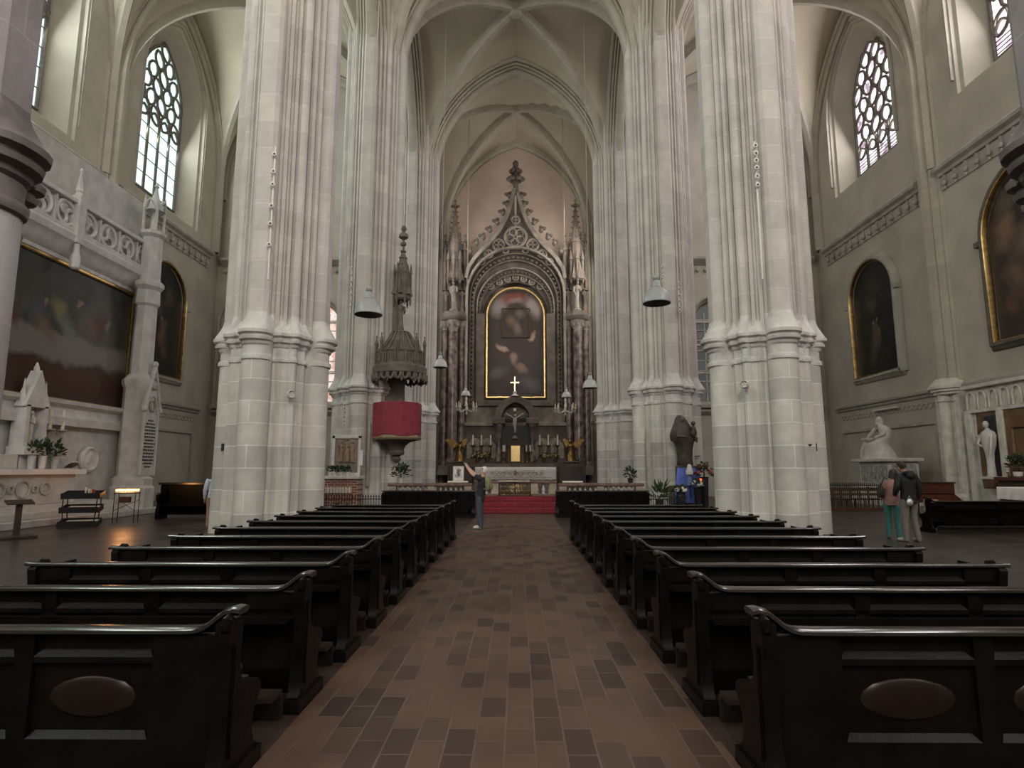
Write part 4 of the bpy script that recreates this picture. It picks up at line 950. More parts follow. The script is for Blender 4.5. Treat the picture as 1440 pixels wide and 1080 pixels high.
for k in range(8):
    m=MB(); a=2*PI*k/8+.1; m.lathe([(.06,6.5),(.06,6.95),(.09,7.0),(.015,7.3),(.04,7.33),(.01,7.4)],6,(tc_+1.03*math.cos(a),1.03*math.sin(a),0)); m.build('parapet_pinnacle',M['pulpit'],t)
m=MB(); figure(m,(tc_-.02,0,7.58),1.45,facing=1,w=.28,seed=2); m.lathe([(.3,7.5),(.25,7.62)],8,(tc_,0,0)); m.build('statue',M['pulpit'],t)
m=MB(); m.box(tc_-.42,tc_-.2,.1,.4,7.55,9.4); m.build('canopy_post',M['pulpit'],t)
m=MB(); m.lathe([(.30,9.0),(.38,9.08),(.36,9.2),(.34,10.0),(.30,10.3),(.24,10.5),(.05,11.35),(.05,11.5),(.13,11.55),(.13,11.65),(.05,11.72),(.05,11.8),(.22,11.9),(.2,12.05),(.06,12.15),(.13,12.3),(.09,12.42),(.01,12.48)],6,(tc_,.05,0))
for k in range(6):
    a=2*PI*k/6; x,y=tc_+.36*math.cos(a),.05+.36*math.sin(a)
    m.lathe([(.02,8.75),(.05,8.9),(.05,10.2),(.08,10.22),(.01,10.7)],5,(x,y,0))
    a+=PI/6; m.lathe([(.22,9.25),(.01,10.2)],3,(tc_+.27*math.cos(a),.05+.27*math.sin(a),0),a0=a)
    for z in(10.65,10.95,11.25): m.ball((tc_+(.24-(z-10.5)*.2)*math.cos(a),.05+(.24-(z-10.5)*.2)*math.sin(a),z),.05,5,4)
m.build('statue_canopy',M['pulpit'],t)
# ------------------------------------------------------------------ hanging lamps on long wires
M['enamel']=mat('grey_enamelled_steel',(.30,.32,.32),.32,var=.06,scale=2)
M['enamel_w']=mat('pale_enamelled_steel',(.55,.57,.57),.32,var=.06,scale=2)
M['wire']=mat('pale_wire',(.42,.39,.33),.6)
M['lampin']=mat('dull_lamp_inside',(.16,.15,.14),.5)
def lamp(px,py,Y,D,label,m='enamel',top=28.2):
    p=at(px,py,Y=Y); t=thing('pendant_lamp',label,'lamp',p,group='bell shaped pendant lamps'); r=D/2
    prof=[(r*1.0,0),(r*1.03,.015*D/.7),(r*1.02,.03),(r*.97,.12*D/.7),(r*.84,.25*D/.7),(r*.62,.36*D/.7),(r*.36,.43*D/.7),(r*.30,.46*D/.7),(r*.27,.58*D/.7),(r*.13,.62*D/.7)]
    mb=MB(); mb.lathe(prof,28,cap=False); mb.build('shade',M[m],t,smooth=50)
    mb=MB(); mb.lathe([(a*.97,z+.004) for a,z in prof[:7]],28,cap=False); mb.ball((0,0,.2*D/.7),.11*D/.7,10,7); mb.build('reflector',M['lampin'],t,smooth=50)
    MB().ball((0,0,.68*D/.7),.085*D/.7,10,8).build('hook_ball',M['enamel'],t)
    MB().tube([(0,0,.70*D/.7),(0,0,top-p.z)],.012 if Y<20 else .020,5).build('wire',M['wire'],t)
lamp(518,443,15.4,.72,'larger grey bell lamp hanging left, before the second left pier')
lamp(923.5,427,15.4,.72,'larger grey bell lamp hanging right, before the second right pier')
lamp(619,517,30.5,.74,'mid sized pale bell lamp hanging right of the pulpit','enamel_w')
lamp(830,546,30.5,.76,'mid sized pale bell lamp hanging before the farthest right pier','enamel_w')
lamp(655,557,42,.66,'small distant pale bell lamp over the left chandelier','enamel_w')
lamp(796.5,559,42,.68,'small distant pale bell lamp over the right chandelier','enamel_w')
M['crystal']=mat('glass_crystal',(.62,.60,.56),.12,var=.1,spec=.9)
def chandelier(px,py,label):
    p=at(px,py,Y=40.5); t=thing('chandelier',label,'chandelier',p,group='crystal chandeliers before the altar')
    MB().lathe([(.02,-.5),(.08,-.42),(.05,-.3),(.12,-.15),(.06,0),(.10,.2),(.04,.4),(.08,.6),(.02,.7)],10).build('stem',M['crystal'],t)
    MB().tube([(0,0,.7),(0,0,27.8-p.z)],.012,4).build('wire',M['wire'],t)
    me=mc=md=None
    for k in range(8):
        a=2*PI*k/8; ca,sa=math.cos(a),math.sin(a)
        o=MB().tube([(.06*ca,.06*sa,-.1),(.35*ca,.35*sa,-.28),(.6*ca,.6*sa,-.18),(.68*ca,.68*sa,.02)],.022,5).build('arm',M['crystal'],t)
        c=MB().lathe([(.07,.02),(.09,.06),(.03,.08),(.03,.34),(.01,.36)],7,(.68*ca,.68*sa,0)).build('candle',M['candle'],o)
        d=MB()
        for q in range(3): d.ball((.68*ca,.68*sa,-.07-.09*q),(.025,.025,.04),5,4)
        d.tube([(.68*ca,.68*sa,0),(.68*ca,.68*sa,-.28)],.006,4); d.build('crystal_drop',M['crystal'],o)
chandelier(656,573,'faint crystal chandelier hanging left before the altarpiece'); chandelier(795,575,'faint crystal chandelier hanging right before the altarpiece')
# ------------------------------------------------------------------ spotlight rails on the piers
M['spot']=mat('white_painted_metal',(.72,.70,.67),.4,var=.05)
def spot_rail(px0,py0,px1,py1,Y,ys,label,cat='spotlight rail',s=1.,stand=.1,dirn=1):
    a=at(px0,py0,Y=Y); b=at(px1,py1,Y=Y); x=(a.x+b.x)/2
    t=thing('spotlight_rail',label,cat,(x,Y,b.z),group=None)
    MB().cbox((0,0,(a.z-b.z)/2),(.035*s,.035*s,a.z-b.z)).build('rail',M['spot'],t)
    for py in ys:
        z=at(px0+(px1-px0)*(py-py0)/(py1-py0),py,Y=Y).z-b.z
        o=MB().lathe([(.02,0),(.055*s,.03*s),(.062*s,.12*s),(.05*s,.125*s)],10,(0,-.02,z),axis=(.25*dirn,-1,-.15)).build('spot_head',M['spot'],t)
        MB().lathe([(.028*s,.126*s),(.0281*s,.128*s)],10,(0,-.02,z),axis=(.25*dirn,-1,-.15)).build('lens',M['lead'],o)
        MB().cbox((0,stand/2+.015,z),(.03,stand,.03)).build('wall_bracket',M['spot'],o)
spot_rail(387,206,378,393,15.02,(219,243,261,291,316,345),'long white rail with six spread spotlights on the left big pier')
spot_rail(1059,199,1074,392,15.02,(207,218,228,238,250,262),'white rail with six close spotlights at its top on the right big pier',dirn=-1)
spot_rail(495,375,493,440,25.25,(378,387,396,405,414,423,432),'column of small white spotlights on the shaft of the pulpit pier',s=.9)
spot_rail(513,378,513,402,25.4,(383,392),'short white rail with two spotlights on the pulpit pier',s=1.)
spot_rail(485,566,484,600,24.98,(569,574,580,586,592,598),'column of small white spotlights on the base of the pulpit pier',s=.9,stand=.06)
spot_rail(931,372,937,496,25.4,(375,382,389,397),'white rail with four spotlights, longer of the two on the second right pier',dirn=-1)
spot_rail(954.5,396,956,440,25.15,(399,407,416,424,433,438),'short column of white spotlights, right of the longer rail on the second right pier',dirn=-1)
# medallions, black wall brackets, boards on the piers
def medallion(px,py,Y,r,label,dx=0):
    p=at(px,py,Y=Y); t=thing('consecration_medallion',label,'medallion',p,rz=dx)
    MB().lathe([(r*1.1,0),(r*1.15,.06),(r*.9,.11),(r*.82,.05)],18,axis=(0,-1,0)).build('rim',M['pier_cap'],t); MB().lathe([(r*.85,.02),(r*.8,.05),(r*.3,.06)],14,axis=(0,-1,0)).box(-.02,.02,-.08,-.03,-r*.7,r*.7).box(-r*.7,r*.7,-.08,-.03,-.02,.02).build('cross_plate',M['pale'],t)
medallion(409,555,15.35,.105,'small round stone medallion on the left big pier',.65); medallion(1048,541,15.35,.10,'small round stone medallion on the right big pier',-.65)
medallion(511,600,25.6,.12,'small round stone medallion on the pulpit pier',.6)
M['iron']=mat('black_wrought_iron',(.012,.012,.012),.5)
def bracket(px,py,Y,label,s=1,name='candle_bracket',cat='wall bracket'):
    p=at(px,py,Y=Y); t=thing(name,label,cat,p)
    MB().box(-.03,.03,-.02,.02,-.10,.10).build('plate',M['iron'],t); MB().tube([(0,.25,.0),(0,-.02,.05),(s*.12,-.06,.05),(s*.19,-.09,.05)],.018,6).lathe([(.05,.05),(.055,.075)],8,(s*.19,-.09,0)).build('arm',M['iron'],t)
bracket(313,629,15.93,'black iron candle bracket on the outer left shaft of the left big pier'); bracket(1147,629,15.62,'black iron candle bracket on the right shaft of the right big pier',-1)
bracket(976,643,26.2,'black iron candle bracket right of the brown statue'); bracket(590,632,36.0,'upper black bracket on the pier behind the pulpit',-1); bracket(590,650,36.0,'lower black bracket on the pier behind the pulpit',-1); bracket(864,652,36.0,'black bracket on the farthest right pier')
for (px,y0,y1,Y,w,l,m) in((517,596,684,25.55,.10,'narrow grey upright board on the pulpit pier','trim'),(913,601,685,25.6,.16,'narrow grey upright board on the second right pier','trim'),(864,612,628,36.0,.10,'small pale plaque on the farthest right pier','pale')):
    a=at(px,y0,Y=Y); b=at(px,y1,Y=Y); tag(MB().box(-w/2,w/2,-.05,.05,0,a.z-b.z).build('wall_board',M[m],loc=b,bevel=.01),l,'board')
# ------------------------------------------------------------------ relief shrine at the pulpit pier
M['brick']=floor_mat('red_brick_pedestal',(.26,.085,.055),(.34,.12,.08),(.8,.7,.7),(.42,.36,.32),.26,.10,.8,ms=.018,rot=False,spec=.2)
# bricks run round an upright block: use x/z
nt=M['brick'].node_tree
mp=[n for n in nt.nodes if n.type=='MAPPING'][0]; mp.inputs['Rotation'].default_value=(PI/2,0,0)
xs=at(483,672,Y=24.3).x
pd=thing('brick_pedestal','red brick pedestal with pale top slab in front of the pulpit pier','pedestal',(xs,24.35,0))
MB().box(-.66,.66,-.35,.45,0,1.27).build('brick_block',M['brick'],pd); MB().box(-.72,.72,-.42,.5,1.27,1.39).build('top_slab',M['marble_w'],pd,bevel=.015)
M['relief']=paint_mat('weathered_relief_stone',(.20,.15,.115),[(-.2,.95,.14,.25,.2,(.30,.20,.14),.6),(.2,.95,.14,.25,-.2,(.33,.23,.17),.6),(0,.3,.5,.3,0,(.17,.17,.15),.8),(0,1.0,.1,.2,0,(.38,.28,.2),.6)],noise=.15,nscale=4)
ic=thing('stone_relief','framed stone relief leaning on the brick pedestal before the pulpit pier','relief',(xs,24.62,1.395))
MB().box(-.47,.47,0,.06,.1,1.5).build('panel',M['relief'],ic)
mb=MB(); mb.box(-.60,-.47,-.05,.1,0,1.62); mb.box(.47,.58,-.05,.1,0,1.62); mb.box(-.6,.58,-.05,.1,1.5,1.64); mb.box(-.6,.58,-.06,.1,0,.12); mb.build('stone_frame',M['marble_w'],ic,bevel=.01)
mb=MB()
for x,s_ in((-.22,1),(.02,1.15),(.24,1)): figure(mb,(x,-.0,.55),.85*s_,w=.4,seed=int(x*9),n=10)
mb.build('carved_figures',M['relief'],ic)
tag(MB().cbox((0,0,0),(.16,.015,.62),rx=.05).build('paper_sheet',M['white'],loc=(xs+.60,24.55,2.12)),'white paper sheet hung beside the framed stone relief','paper')
for k,(px,l) in enumerate(((464,'first white pot plant from the left on the brick pedestal'),(471,'second white pot plant from the left on the brick pedestal'),(479.5,'third white pot plant from the left on the brick pedestal'),(489,'rightmost white pot plant on the brick pedestal'))):
    flower_pot('potted_plant',l,(at(px,668,Y=24.1).x,24.10,1.395),.085,.15,(.13,.1,.17),40,20+k,'white','leaf',L=.1,group='small white pot plants on the brick pedestal')
def votive_rack(loc,w,d,h,n,label,rows=2,flame=True,name='votive_stand',hgt=.09):
    t=thing(name,label,'candle stand',loc)
    mb=MB(); mb.box(-w/2,w/2,-d/2,d/2,h-.03,h)
    for x in(-1,1):
        for y in(-1,1): mb.tube([(x*(w/2-.02),y*(d/2-.02),h),(x*(w/2-.02),y*(d/2-.02),0)],.012,5)
    mb.tube([(-w/2,-d/2+.02,h*.4),(w/2,d/2-.02,h*.75)],.008,4); mb.tube([(-w/2,d/2-.02,h*.75),(w/2,-d/2+.02,h*.4)],.008,4)
    mb.build('frame',M['iron'],t)
    for r in range(rows):
        for k in range(n):
            x=-w/2+.04+(w-.08)*k/(n-1); y=-d/2+.05+(d-.1)*r/max(1,rows-1)
            c=thing('candle','small lit votive candle in the rack','candle')  if False else MB().lathe([(.016,0),(.016,hgt),(.005,hgt+.004)],7,(x,y,h)).build('candle',M['candle'],t)
            if flame: MB().lathe([(.004,hgt),(.013,hgt+.015),(.008,hgt+.035),(.001,hgt+.055)],6,(x,y,h)).build('flame',M['flame'],c)
    return t
M['flame']=mat('candle_flame',(1,.6,.2),.5,emit=(1.,.45,.12),estr=9)
votive_rack((at(476,690,Y=22.6).x,22.6,0),.95,.3,.78,9,'low rack of white candles in front of the brick pedestal',2,False,hgt=.22)
def low_fence(x0,x1,y,h,label,n):
    t=thing('iron_railing',label,'railing',((x0+x1)/2,y,0)); w=x1-x0
    mb=MB()
    for z in(.12,h-.12): mb.box(-w/2,w/2,-.015,.015,z-.015,z+.015)
    mb.box(-w/2,w/2,-.12,.12,0,.06); mb.build('rails',M['iron'],t)
    for k in range(n):
        x=-w/2+.05+(w-.1)*k/(n-1); MB().lathe([(.012,.05),(.012,h-.06),(.03,h-.03),(.02,h),(.004,h+.05)],5,(x,0,0)).build('bar',M['iron'],t)
low_fence(at(449,700,Y=21.9).x,at(546,700,Y=21.9).x,21.9,.72,'low black iron railing left, between the pews and the pulpit pier',26)
low_fence(at(907,700,Y=21.9).x,at(966,700,Y=21.9).x,21.9,.72,'low black iron railing right, between the pews and the brown statue',18)
# ------------------------------------------------------------------ brown statue with blue draped altar at the second right pier
M['oakfig']=mat('dark_brown_carved_wood',(.060,.046,.033),.5,var=.3,scale=5,bump=.25,bscale=12)
M['blue']=mat('blue_cloth',(.10,.16,.50),.8,var=.2,scale=4)
M['blue2']=mat('pale_blue_cloth',(.22,.28,.52),.8,var=.2,scale=4)
sx=at(962,620,Y=24.5).x
t=thing('madonna_statue','tall brown carved statue of a cloaked woman holding a child','statue',(sx,24.55,1.80))
mb=MB(); n=20; R=[]
for z,a,b,ox in((0,.30,.28,.02),(.04,.33,.29,.02),(.3,.29,.26,.02),(.7,.31,.26,.02),(.92,.36,.29,.0),(1.0,.45,.31,-.02),(1.2,.46,.31,-.04),(1.42,.42,.29,-.06),(1.6,.34,.25,-.07),(1.74,.27,.23,-.08),(1.86,.22,.21,-.10),(1.97,.15,.16,-.12),(2.03,.05,.07,-.13)):
    R.append([(ox+a*(1+.15*math.sin(6*2*PI*k/n+z)*(1 if z<1.3 else .3))*math.cos(2*PI*k/n),b*(1+.08*math.cos(7*2*PI*k/n)*(1 if z<1.3 else .2))*math.sin(2*PI*k/n),z) for k in range(n)])
mb.loft(R); mb.ball((-.09,-.16,1.80),(.10,.10,.13),10,7)
mb.tube([(.2,-.1,1.5),(.36,-.22,1.25),(.24,-.32,1.2)],[.09,.08,.05],7); mb.tube([(-.3,-.1,1.45),(-.30,-.26,1.15),(.05,-.33,1.12)],[.09,.08,.05],7)
mb.build('cloaked_woman',M['oakfig'],t,smooth=60)
mb=MB(); mb.loft([[(.33+r*math.cos(2*PI*k/10),-.22+r*.8*math.sin(2*PI*k/10),z) for k in range(10)] for r,z in((.06,1.08),(.13,1.15),(.15,1.32),(.12,1.48),(.06,1.58))]); mb.ball((.34,-.24,1.68),.095,9,7)
mb.tube([(.3,-.24,1.5),(.22,-.32,1.42),(.2,-.36,1.52)],[.04,.035,.02],6); mb.tube([(.38,-.24,1.16),(.42,-.36,1.08),(.42,-.34,.9)],[.06,.05,.03],6)
mb.build('child',M['oakfig'],t,smooth=60)
sa=thing('side_altar','narrow side altar draped in blue cloth below the brown statue','altar',(sx+.05,24.35,0))
MB().box(-.62,.62,-.2,.55,0,1.0).build('table',M['darkwood'],sa); MB().box(-.36,.36,-.02,.5,1.0,1.79).build('plinth',M['oakfig'],sa,bevel=.02)
mb=MB(); n=26; R=[]
for y,z,w in((.28,1.74,.34),(.0,1.74,.38),(-.06,1.66,.42),(-.12,1.2,.50),(-.24,1.04,.56),(-.26,.7,.6),(-.27,.35,.62)):
    R.append([(-w+2*w*k/n,y-.03*math.sin(k*1.1)*(1.9-z),z) for k in range(n+1)])
mb.loft(R,closed=False,cap=False); mb.build('blue_cloth',M['blue'],sa,smooth=60)
fg=thing('figurine','small white and pale blue draped figurine on the blue altar','figurine',(sx+.02,24.0,1.05))
mb=MB(); figure(mb,(0,0,0),.78,w=.42,seed=1); mb.build('robe',M['blue2'],fg); mb=MB(); mb.loft([[(r*math.cos(2*PI*k/10),r*.8*math.sin(2*PI*k/10)-.03,z) for k in range(10)] for r,z in((.13,.40),(.15,.5),(.10,.62),(.085,.72),(.05,.80))]); mb.build('veil',M['white'],fg)
MB().lathe([(.02,0),(.02,.5),(.09,.52),(.02,.55)],8,(0,0,-.55)).build('base',M['iron'],fg)
MB().box(-.1,.1,-.1,.1,-.05,0).build('foot',M['blue'],fg)
for k,(px,py,l,b,lr,Y) in enumerate(((990,666,'tall bunch of rose and white flowers right of the blue altar','bloom_r',(.34,.25,.42),23.9),(981,683,'bunch of white flowers in front of the blue altar','bloom_w',(.22,.18,.24),23.5),(957,690,'low green bunch with pale flowers at the foot of the blue altar','bloom_w',(.22,.16,.16),23.3))):
    p=at(px,py,Y=Y); z=p.z-lr[2]*.3-.3
    flower_pot('flower_vase',l,(p.x,Y,0),.16,max(.2,z+.3),lr,90,40+k,'iron','leaf2',blooms=(M[b],16,.055),cat='flowers')
flower_pot('potted_fern','spiky green fern in a pot left of the blue altar',(at(927,690,Y=23.6).x,23.6,0),.16,.5,(.3,.25,.36),70,51,'darkwood','leaf2',L=.42)
rc=thing('red_candle','glowing red votive glass beside the blue altar','candle',(at(985,680,Y=23.5).x,23.45,0)); MB().lathe([(.02,0),(.12,.01),(.02,.04),(.02,1.15),(.06,1.17)],9).build('stand',M['iron'],rc); MB().lathe([(.035,1.17),(.05,1.27),(.045,1.30)],10).build('glass',mat('lit_red_glass',(.6,.05,.03),.3,emit=(1,.08,.04),estr=2.5),rc)
# ------------------------------------------------------------------ arched paintings on the aisle walls
def wall_painting(s,yc,hw,zb,zspr,h,blobs,label,frame,name_p,grow=.42):
    X=s*19.3; t=thing('wall_painting',label,'painting',(X,yc,0))
    def opn(w,b,hh): return [(-w,b)]+[(x,z) for x,z in arch_pts(w,zspr,hh,10)]+[(w,b)]
    inn=opn(hw,zb,h)
    mb=MB(); mb.add([(-s*.06,u,z) for u,z in inn],[tuple(range(len(inn)))])
    mb.build('canvas',name_p,t,smooth=None)
    g=opn(hw+.07,zb-.07,h+.07); P=[Vector((-s*.0,u,z)) for u,z in g]; P.append(P[0])
    MB().sweep(P,[(.06,-.06),(.0,-.06),(-.02,-.14),(.02,-.28),(.06,-.3)] if s>0 else [(.06,.06),(.0,.06),(-.02,.14),(.02,.28),(.06,.3)],(1,0,0)).build('gilt_inner_frame',M['gold'],t,smooth=45)
    g=opn(hw+.30,zb-.26,h+.30); P=[Vector((0,u,z)) for u,z in g]; P.append(P[0]); q=-s
    sec=[(-.24,0),(-.22,q*.20),(-.14,q*.32),(-.02,q*.32),(.04,q*.2),(.14,q*.16),(.20,q*.06),(.2,0)]
    MB().sweep(P,[(a,b) for a,b in sec],(1,0,0)).build('outer_frame',frame,t,smooth=45)
    mb=MB()
    for u in(-1,1): mb.cbox((-s*.18,u*(hw+.36),zspr-.1),(.3,.36,.22))
    mb.build('frame_impost',frame,t)
    return t
dk=(.010,.011,.010)
def bl(*a): return [tuple(x) for x in a]
mR=paint_mat('dark_wood_painting',dk,bl((.1,8.6,.5,.9,.2,(.10,.07,.05),.7),(-.3,8.9,.28,.5,-.2,(.12,.075,.05),.7),(.35,7.6,.3,.7,.3,(.07,.045,.03),.8),(.3,10.5,.6,.5,.4,(.055,.055,.045),.9),(-.2,11.4,.7,.5,0,(.04,.042,.035),.9),(.1,9.3,.10,.14,0,(.30,.20,.14),.5),(-.35,9.5,.10,.13,0,(.26,.17,.12),.5)),ax=('Y','Z'),noise=.6,nscale=.9)
wall_painting(1,31.8,1.85,6.75,10.9,1.85,None,'dark arched painting with thin gilt edge on the right aisle wall',M['trim'],mR)
mR2=paint_mat('brown_figure_painting',(.022,.016,.012),bl((1.6,11.0,.6,.8,.2,(.20,.12,.07),.7),(.6,10.2,.9,.7,.2,(.15,.10,.07),.7),(1.2,9,.5,.8,-.3,(.14,.085,.055),.7),(.3,8.2,.8,.5,.3,(.10,.08,.07),.8),(1.5,8,.5,.5,.2,(.12,.05,.035),.8),(-.8,9,.9,1.2,.2,(.15,.10,.07),.8),(1.3,12,.7,.4,.2,(.10,.085,.06),.8)),ax=('Y','Z'),noise=.7,nscale=.8)
wall_painting(1,21.3,2.35,6.75,10.9,2.35,None,'large arched brown painting in a heavy dark frame at the right photo edge',M['pulpit'],mR2)
mL=paint_mat('sooty_figure_painting',dk,bl((.2,9,.5,.9,.2,(.13,.08,.05),.7),(-.3,10.4,.5,.6,-.2,(.08,.06,.045),.8),(.6,11,.4,.5,.3,(.07,.05,.035),.8),(.4,8.0,.3,.6,.3,(.10,.05,.035),.8),(0,9.8,.12,.2,0,(.25,.17,.12),.5)),ax=('Y','Z'),noise=.6,nscale=.9)
wall_painting(-1,31.8,1.85,6.75,10.9,1.85,None,'dark arched painting on the left aisle wall behind the white altar pier',M['trim'],mL)
# carved scroll band under the windows of paintings and lower wall panelling
for s,side in((-1,'left'),(1,'right')):
    t=thing('wall_panelling','pale moulded wall panelling below the ledge in the %s aisle'%side,'panelling',(s*19.3,0,0),kind='structure')
    X=lambda d:-s*d
    for j in(3,4):
        a,b=GY[j]+.85,GY[j+1]-.85
        m=MB()
        def hb(z0,z1,d,y0=a,y1=b): m.box(*sorted((X(0),X(d))),y0,y1,z0,z1)
        hb(3.72,3.86,.12); hb(.0,.45,.15)
        for y in(a+.25,b-.25): m.box(*sorted((X(0),X(.10))),y-.12,y+.12,.45,3.8)
        m.build('panel_moulding',M['trim'],t)
        m=MB(); k=a+.3
        while k<b-.3:
            m.tube([(X(.02),k+.16*math.cos(q),4.6+.12*math.sin(q)) for q in [2*PI*i/10 for i in range(10)]],.03,4,closed=True); k+=.36
        m.build('scroll_frieze',M['trim'],t)
# ------------------------------------------------------------------ great altar monument in the left aisle
M['mon']=mat('pale_grey_monument_stone',(.50,.50,.49),.7,var=.12,scale=2.5,bump=.12,bscale=20)
M['mon_w']=mat('white_monument_marble',(.60,.60,.59),.55,var=.10,scale=3,bump=.05)
mo=thing('altar_monument','big pale gothic monument framing a dark mosaic in the left aisle','altar monument',(-15.2,0,0))
# local: x = distance out of the picture plane towards the nave, y along the aisle
def zP(px,py,X): return at(px,py,X=X)
MB().box(-3.6,-.02,9.0,23.9,0,4.3).build('lower_wall',M['mon'],mo); MB().box(-3.6,-.25,9.0,23.9,4.3,12.6).build('core_wall',M['mon'],mo)
zt=zP(180,412,-15.2).z; zbm=zP(180,577,-15.2).z
y1=zP(180,500,-15.2).y; y0=13.2
# mosaic, a plain dark figure scene (soft patches)
ym=(y0+y1)/2; hwm=(y1-y0)/2
ms=thing('mosaic','huge dark green mosaic of robed figures seen beside the near left pier','mosaic',(-15.2,ym,0))
rnd=random.Random(5); blobs=[(-3,zt-1.2,4,1.8,0,(.06,.066,.06),.8),(3.2,zt-2.2,1.0,1.9,0,(.075,.08,.075),.25),(0,zbm+.7,9,.75,0,(.06,.028,.02),.25),(0,zbm+1.75,9,.55,0,(.17,.165,.15),.3)]
cols=[(.085,.075,.07),(.17,.15,.07),(.13,.08,.06),(.07,.08,.10),(.14,.15,.155),(.11,.04,.035),(.15,.11,.085),(.09,.08,.07)]
for k in range(17):
    u=-hwm+.8+k*.5; c=cols[(k*3)%8]; blobs.append((u,zbm+2.55+rnd.uniform(-.35,.45),.30,.52,rnd.uniform(-.9,.9),c,.7))
    if k%3==1: blobs.append((u+rnd.uniform(-.2,.2),zbm+3.2+rnd.uniform(-.3,.3),.13,.17,0,(.20,.145,.10),.6))
M['mosaic']=paint_mat('dark_green_mosaic',(.030,.033,.031),blobs,ax=('Y','Z'),noise=.42,nscale=1.3,rough=.4)
MB().add([(.0,-hwm,zbm),(.0,hwm,zbm),(.0,hwm,zt),(.0,-hwm,zt)],[(0,1,2,3)]).build('mosaic_field',M['mosaic'],ms,smooth=None)
mb=MB(); P=[Vector((.05,-hwm,zbm)),Vector((.05,hwm,zbm)),Vector((.05,hwm,zt)),Vector((.05,-hwm,zt))]
for a,b in((0,1),(1,2),(2,3)): mb.tube([P[a],P[b]],.07,6)
mb.build('gilt_frame',M['gold'],ms)
# pale frame around, hood, balustrade
mb=MB()
mb.box(-.25,.16,y1+.08,y1+.42,zbm-.3,zt+.4); mb.box(-.2,.26,y1+.42,y1+.62,zbm-.4,zt+.4); mb.build('side_frame',M['mon_w'],mo,bevel=.02)
MB().tube([(.2,y1+.40,zbm-.2),(.2,y1+.40,zt+.2)],.035,5).build('gilt_bead',M['gold'],mo)
hood=[(-.25,zt+.08),(.06,zt+.08),(.08,zt+.2),(.30,zt+.38),(.34,zt+.52),(.52,zt+.68),(.56,zt+.88),(.48,zt+1.0),(-.25,zt+1.0)]
MB().prism(hood,9.0,y1+.8,'Y').build('hood_moulding',M['mon_w'],mo)
sill=[(-.02,zbm-.85),(.25,zbm-.85),(.28,zbm-.6),(.14,zbm-.45),(.14,zbm-.25),(.35,zbm-.15),(.38,zbm-.02),(-.02,zbm+.02)]
MB().prism(sill,9.0,y1+.6,'Y').build('sill_moulding',M['mon_w'],mo)
zr=zt+1.0
bal=MB(); bal.box(.20,.48,9,y1+.6,zr,zr+.12); bal.box(.16,.52,9,y1+.6,zr+1.0,zr+1.14); bal.build('parapet_rail',M['mon_w'],mo,bevel=.02)
k=0; yy=y1-.1
while yy>11:
    r=.40; cz=zr+.56
    MB().tube([(.34,yy-.05+r*math.cos(a),cz+r*math.sin(a)) for a in [2*PI*q/20 for q in range(20)]],.075,6,closed=True).build('parapet_ring',M['mon_w'],mo)
    m=MB()
    for q in range(3):
        a=2*PI*q/3+.5*k; m.tube([(.34,yy-.05+.20*math.cos(a)+.17*math.cos(b),cz+.20*math.sin(a)+.17*math.sin(b)) for b in [a+PI*.2+i*.5 for i in range(8)]],[.03,.06,.07,.07,.06,.05,.04,.02],5)
    m.build('ring_cusps',M['mon_w'],mo)
    MB().box(.26,.42,yy-.60,yy-.52,zr+.1,zr+1.02).build('parapet_post',M['mon_w'],mo)
    yy-=1.04; k+=1
# slim post with spike and pendant
yp=zP(117,300,-14.6).y
m=MB(); m.box(.2,.60,yp-.16,yp+.16,zr-.35,zr+1.3); m.lathe([(.16,zr+1.3),(.08,zr+1.45),(.12,zr+1.5),(.03,zr+2.2),(.06,zr+2.25),(.01,zr+2.35)],6,(.4,yp,0)); m.lathe([(.10,zr-1.25),(.15,zr-1.2),(.16,zr-.85),(.09,zr-.65),(.09,zr-.3)],8,(.5,yp,0)); m.build('spike_post',M['mon_w'],mo)
# corner pier with canopy pinnacle
yc=23.1; xp=1.15
def opoly(r,z,cx=.62,cy=yc): return [(cx+r*math.cos(PI/8+k*PI/4),cy+r*math.sin(PI/8+k*PI/4),z) for k in range(8)]
zc=zP(205,400,-14.4).z
MB().loft([opoly(.78,0),opoly(.78,.95),opoly(.70,1.05),opoly(.70,1.3),opoly(.54,1.42),opoly(.54,4.75),opoly(.62,4.9),opoly(.62,5.05),opoly(.40,5.3),opoly(.38,zc-.8),opoly(.46,zc-.7),opoly(.44,zc-.15),opoly(.56,zc),opoly(.56,zc+.15),opoly(.40,zc+.3),opoly(.38,zr+1.3),opoly(.50,zr+1.42),opoly(.50,zr+1.55)]).build('corner_pier',M['mon_w'],mo)
m=MB(); z0=zr+1.55
for k in range(4):
    a=PI/4+k*PI/2; x,y=.62+.36*math.cos(a),yc+.36*math.sin(a); m.lathe([(.08,z0),(.06,z0+.1),(.06,z0+.95),(.09,z0+1.0),(.01,z0+1.55)],6,(x,y,0))
    m.tube([(.62+.36*math.cos(a+t*PI/2),yc+.36*math.sin(a+t*PI/2),z0+.9+.4*math.sin(t*PI)) for t in(0,.25,.5,.75,1)],.06,5)
m.lathe([(.40,z0+.9),(.24,z0+1.1),(.06,z0+1.8),(.05,z0+1.9),(.10,z0+1.97),(.02,z0+2.1)],8,(.62,yc,0)); m.box(.56,.68,yc-.06,yc+.06,z0,z0+1.0)
m.build('canopy_pinnacle',M['mon_w'],mo)
# leaf squares on the pier
m=MB()
for a in(-.5,.5):
    m.tube([(1.12,yc+a*.4+.13*math.cos(q),3.9+.16*math.sin(q)) for q in [2*PI*i/8 for i in range(8)]],.03,4,closed=True)
m.build('leaf_square',M['trim'],mo)
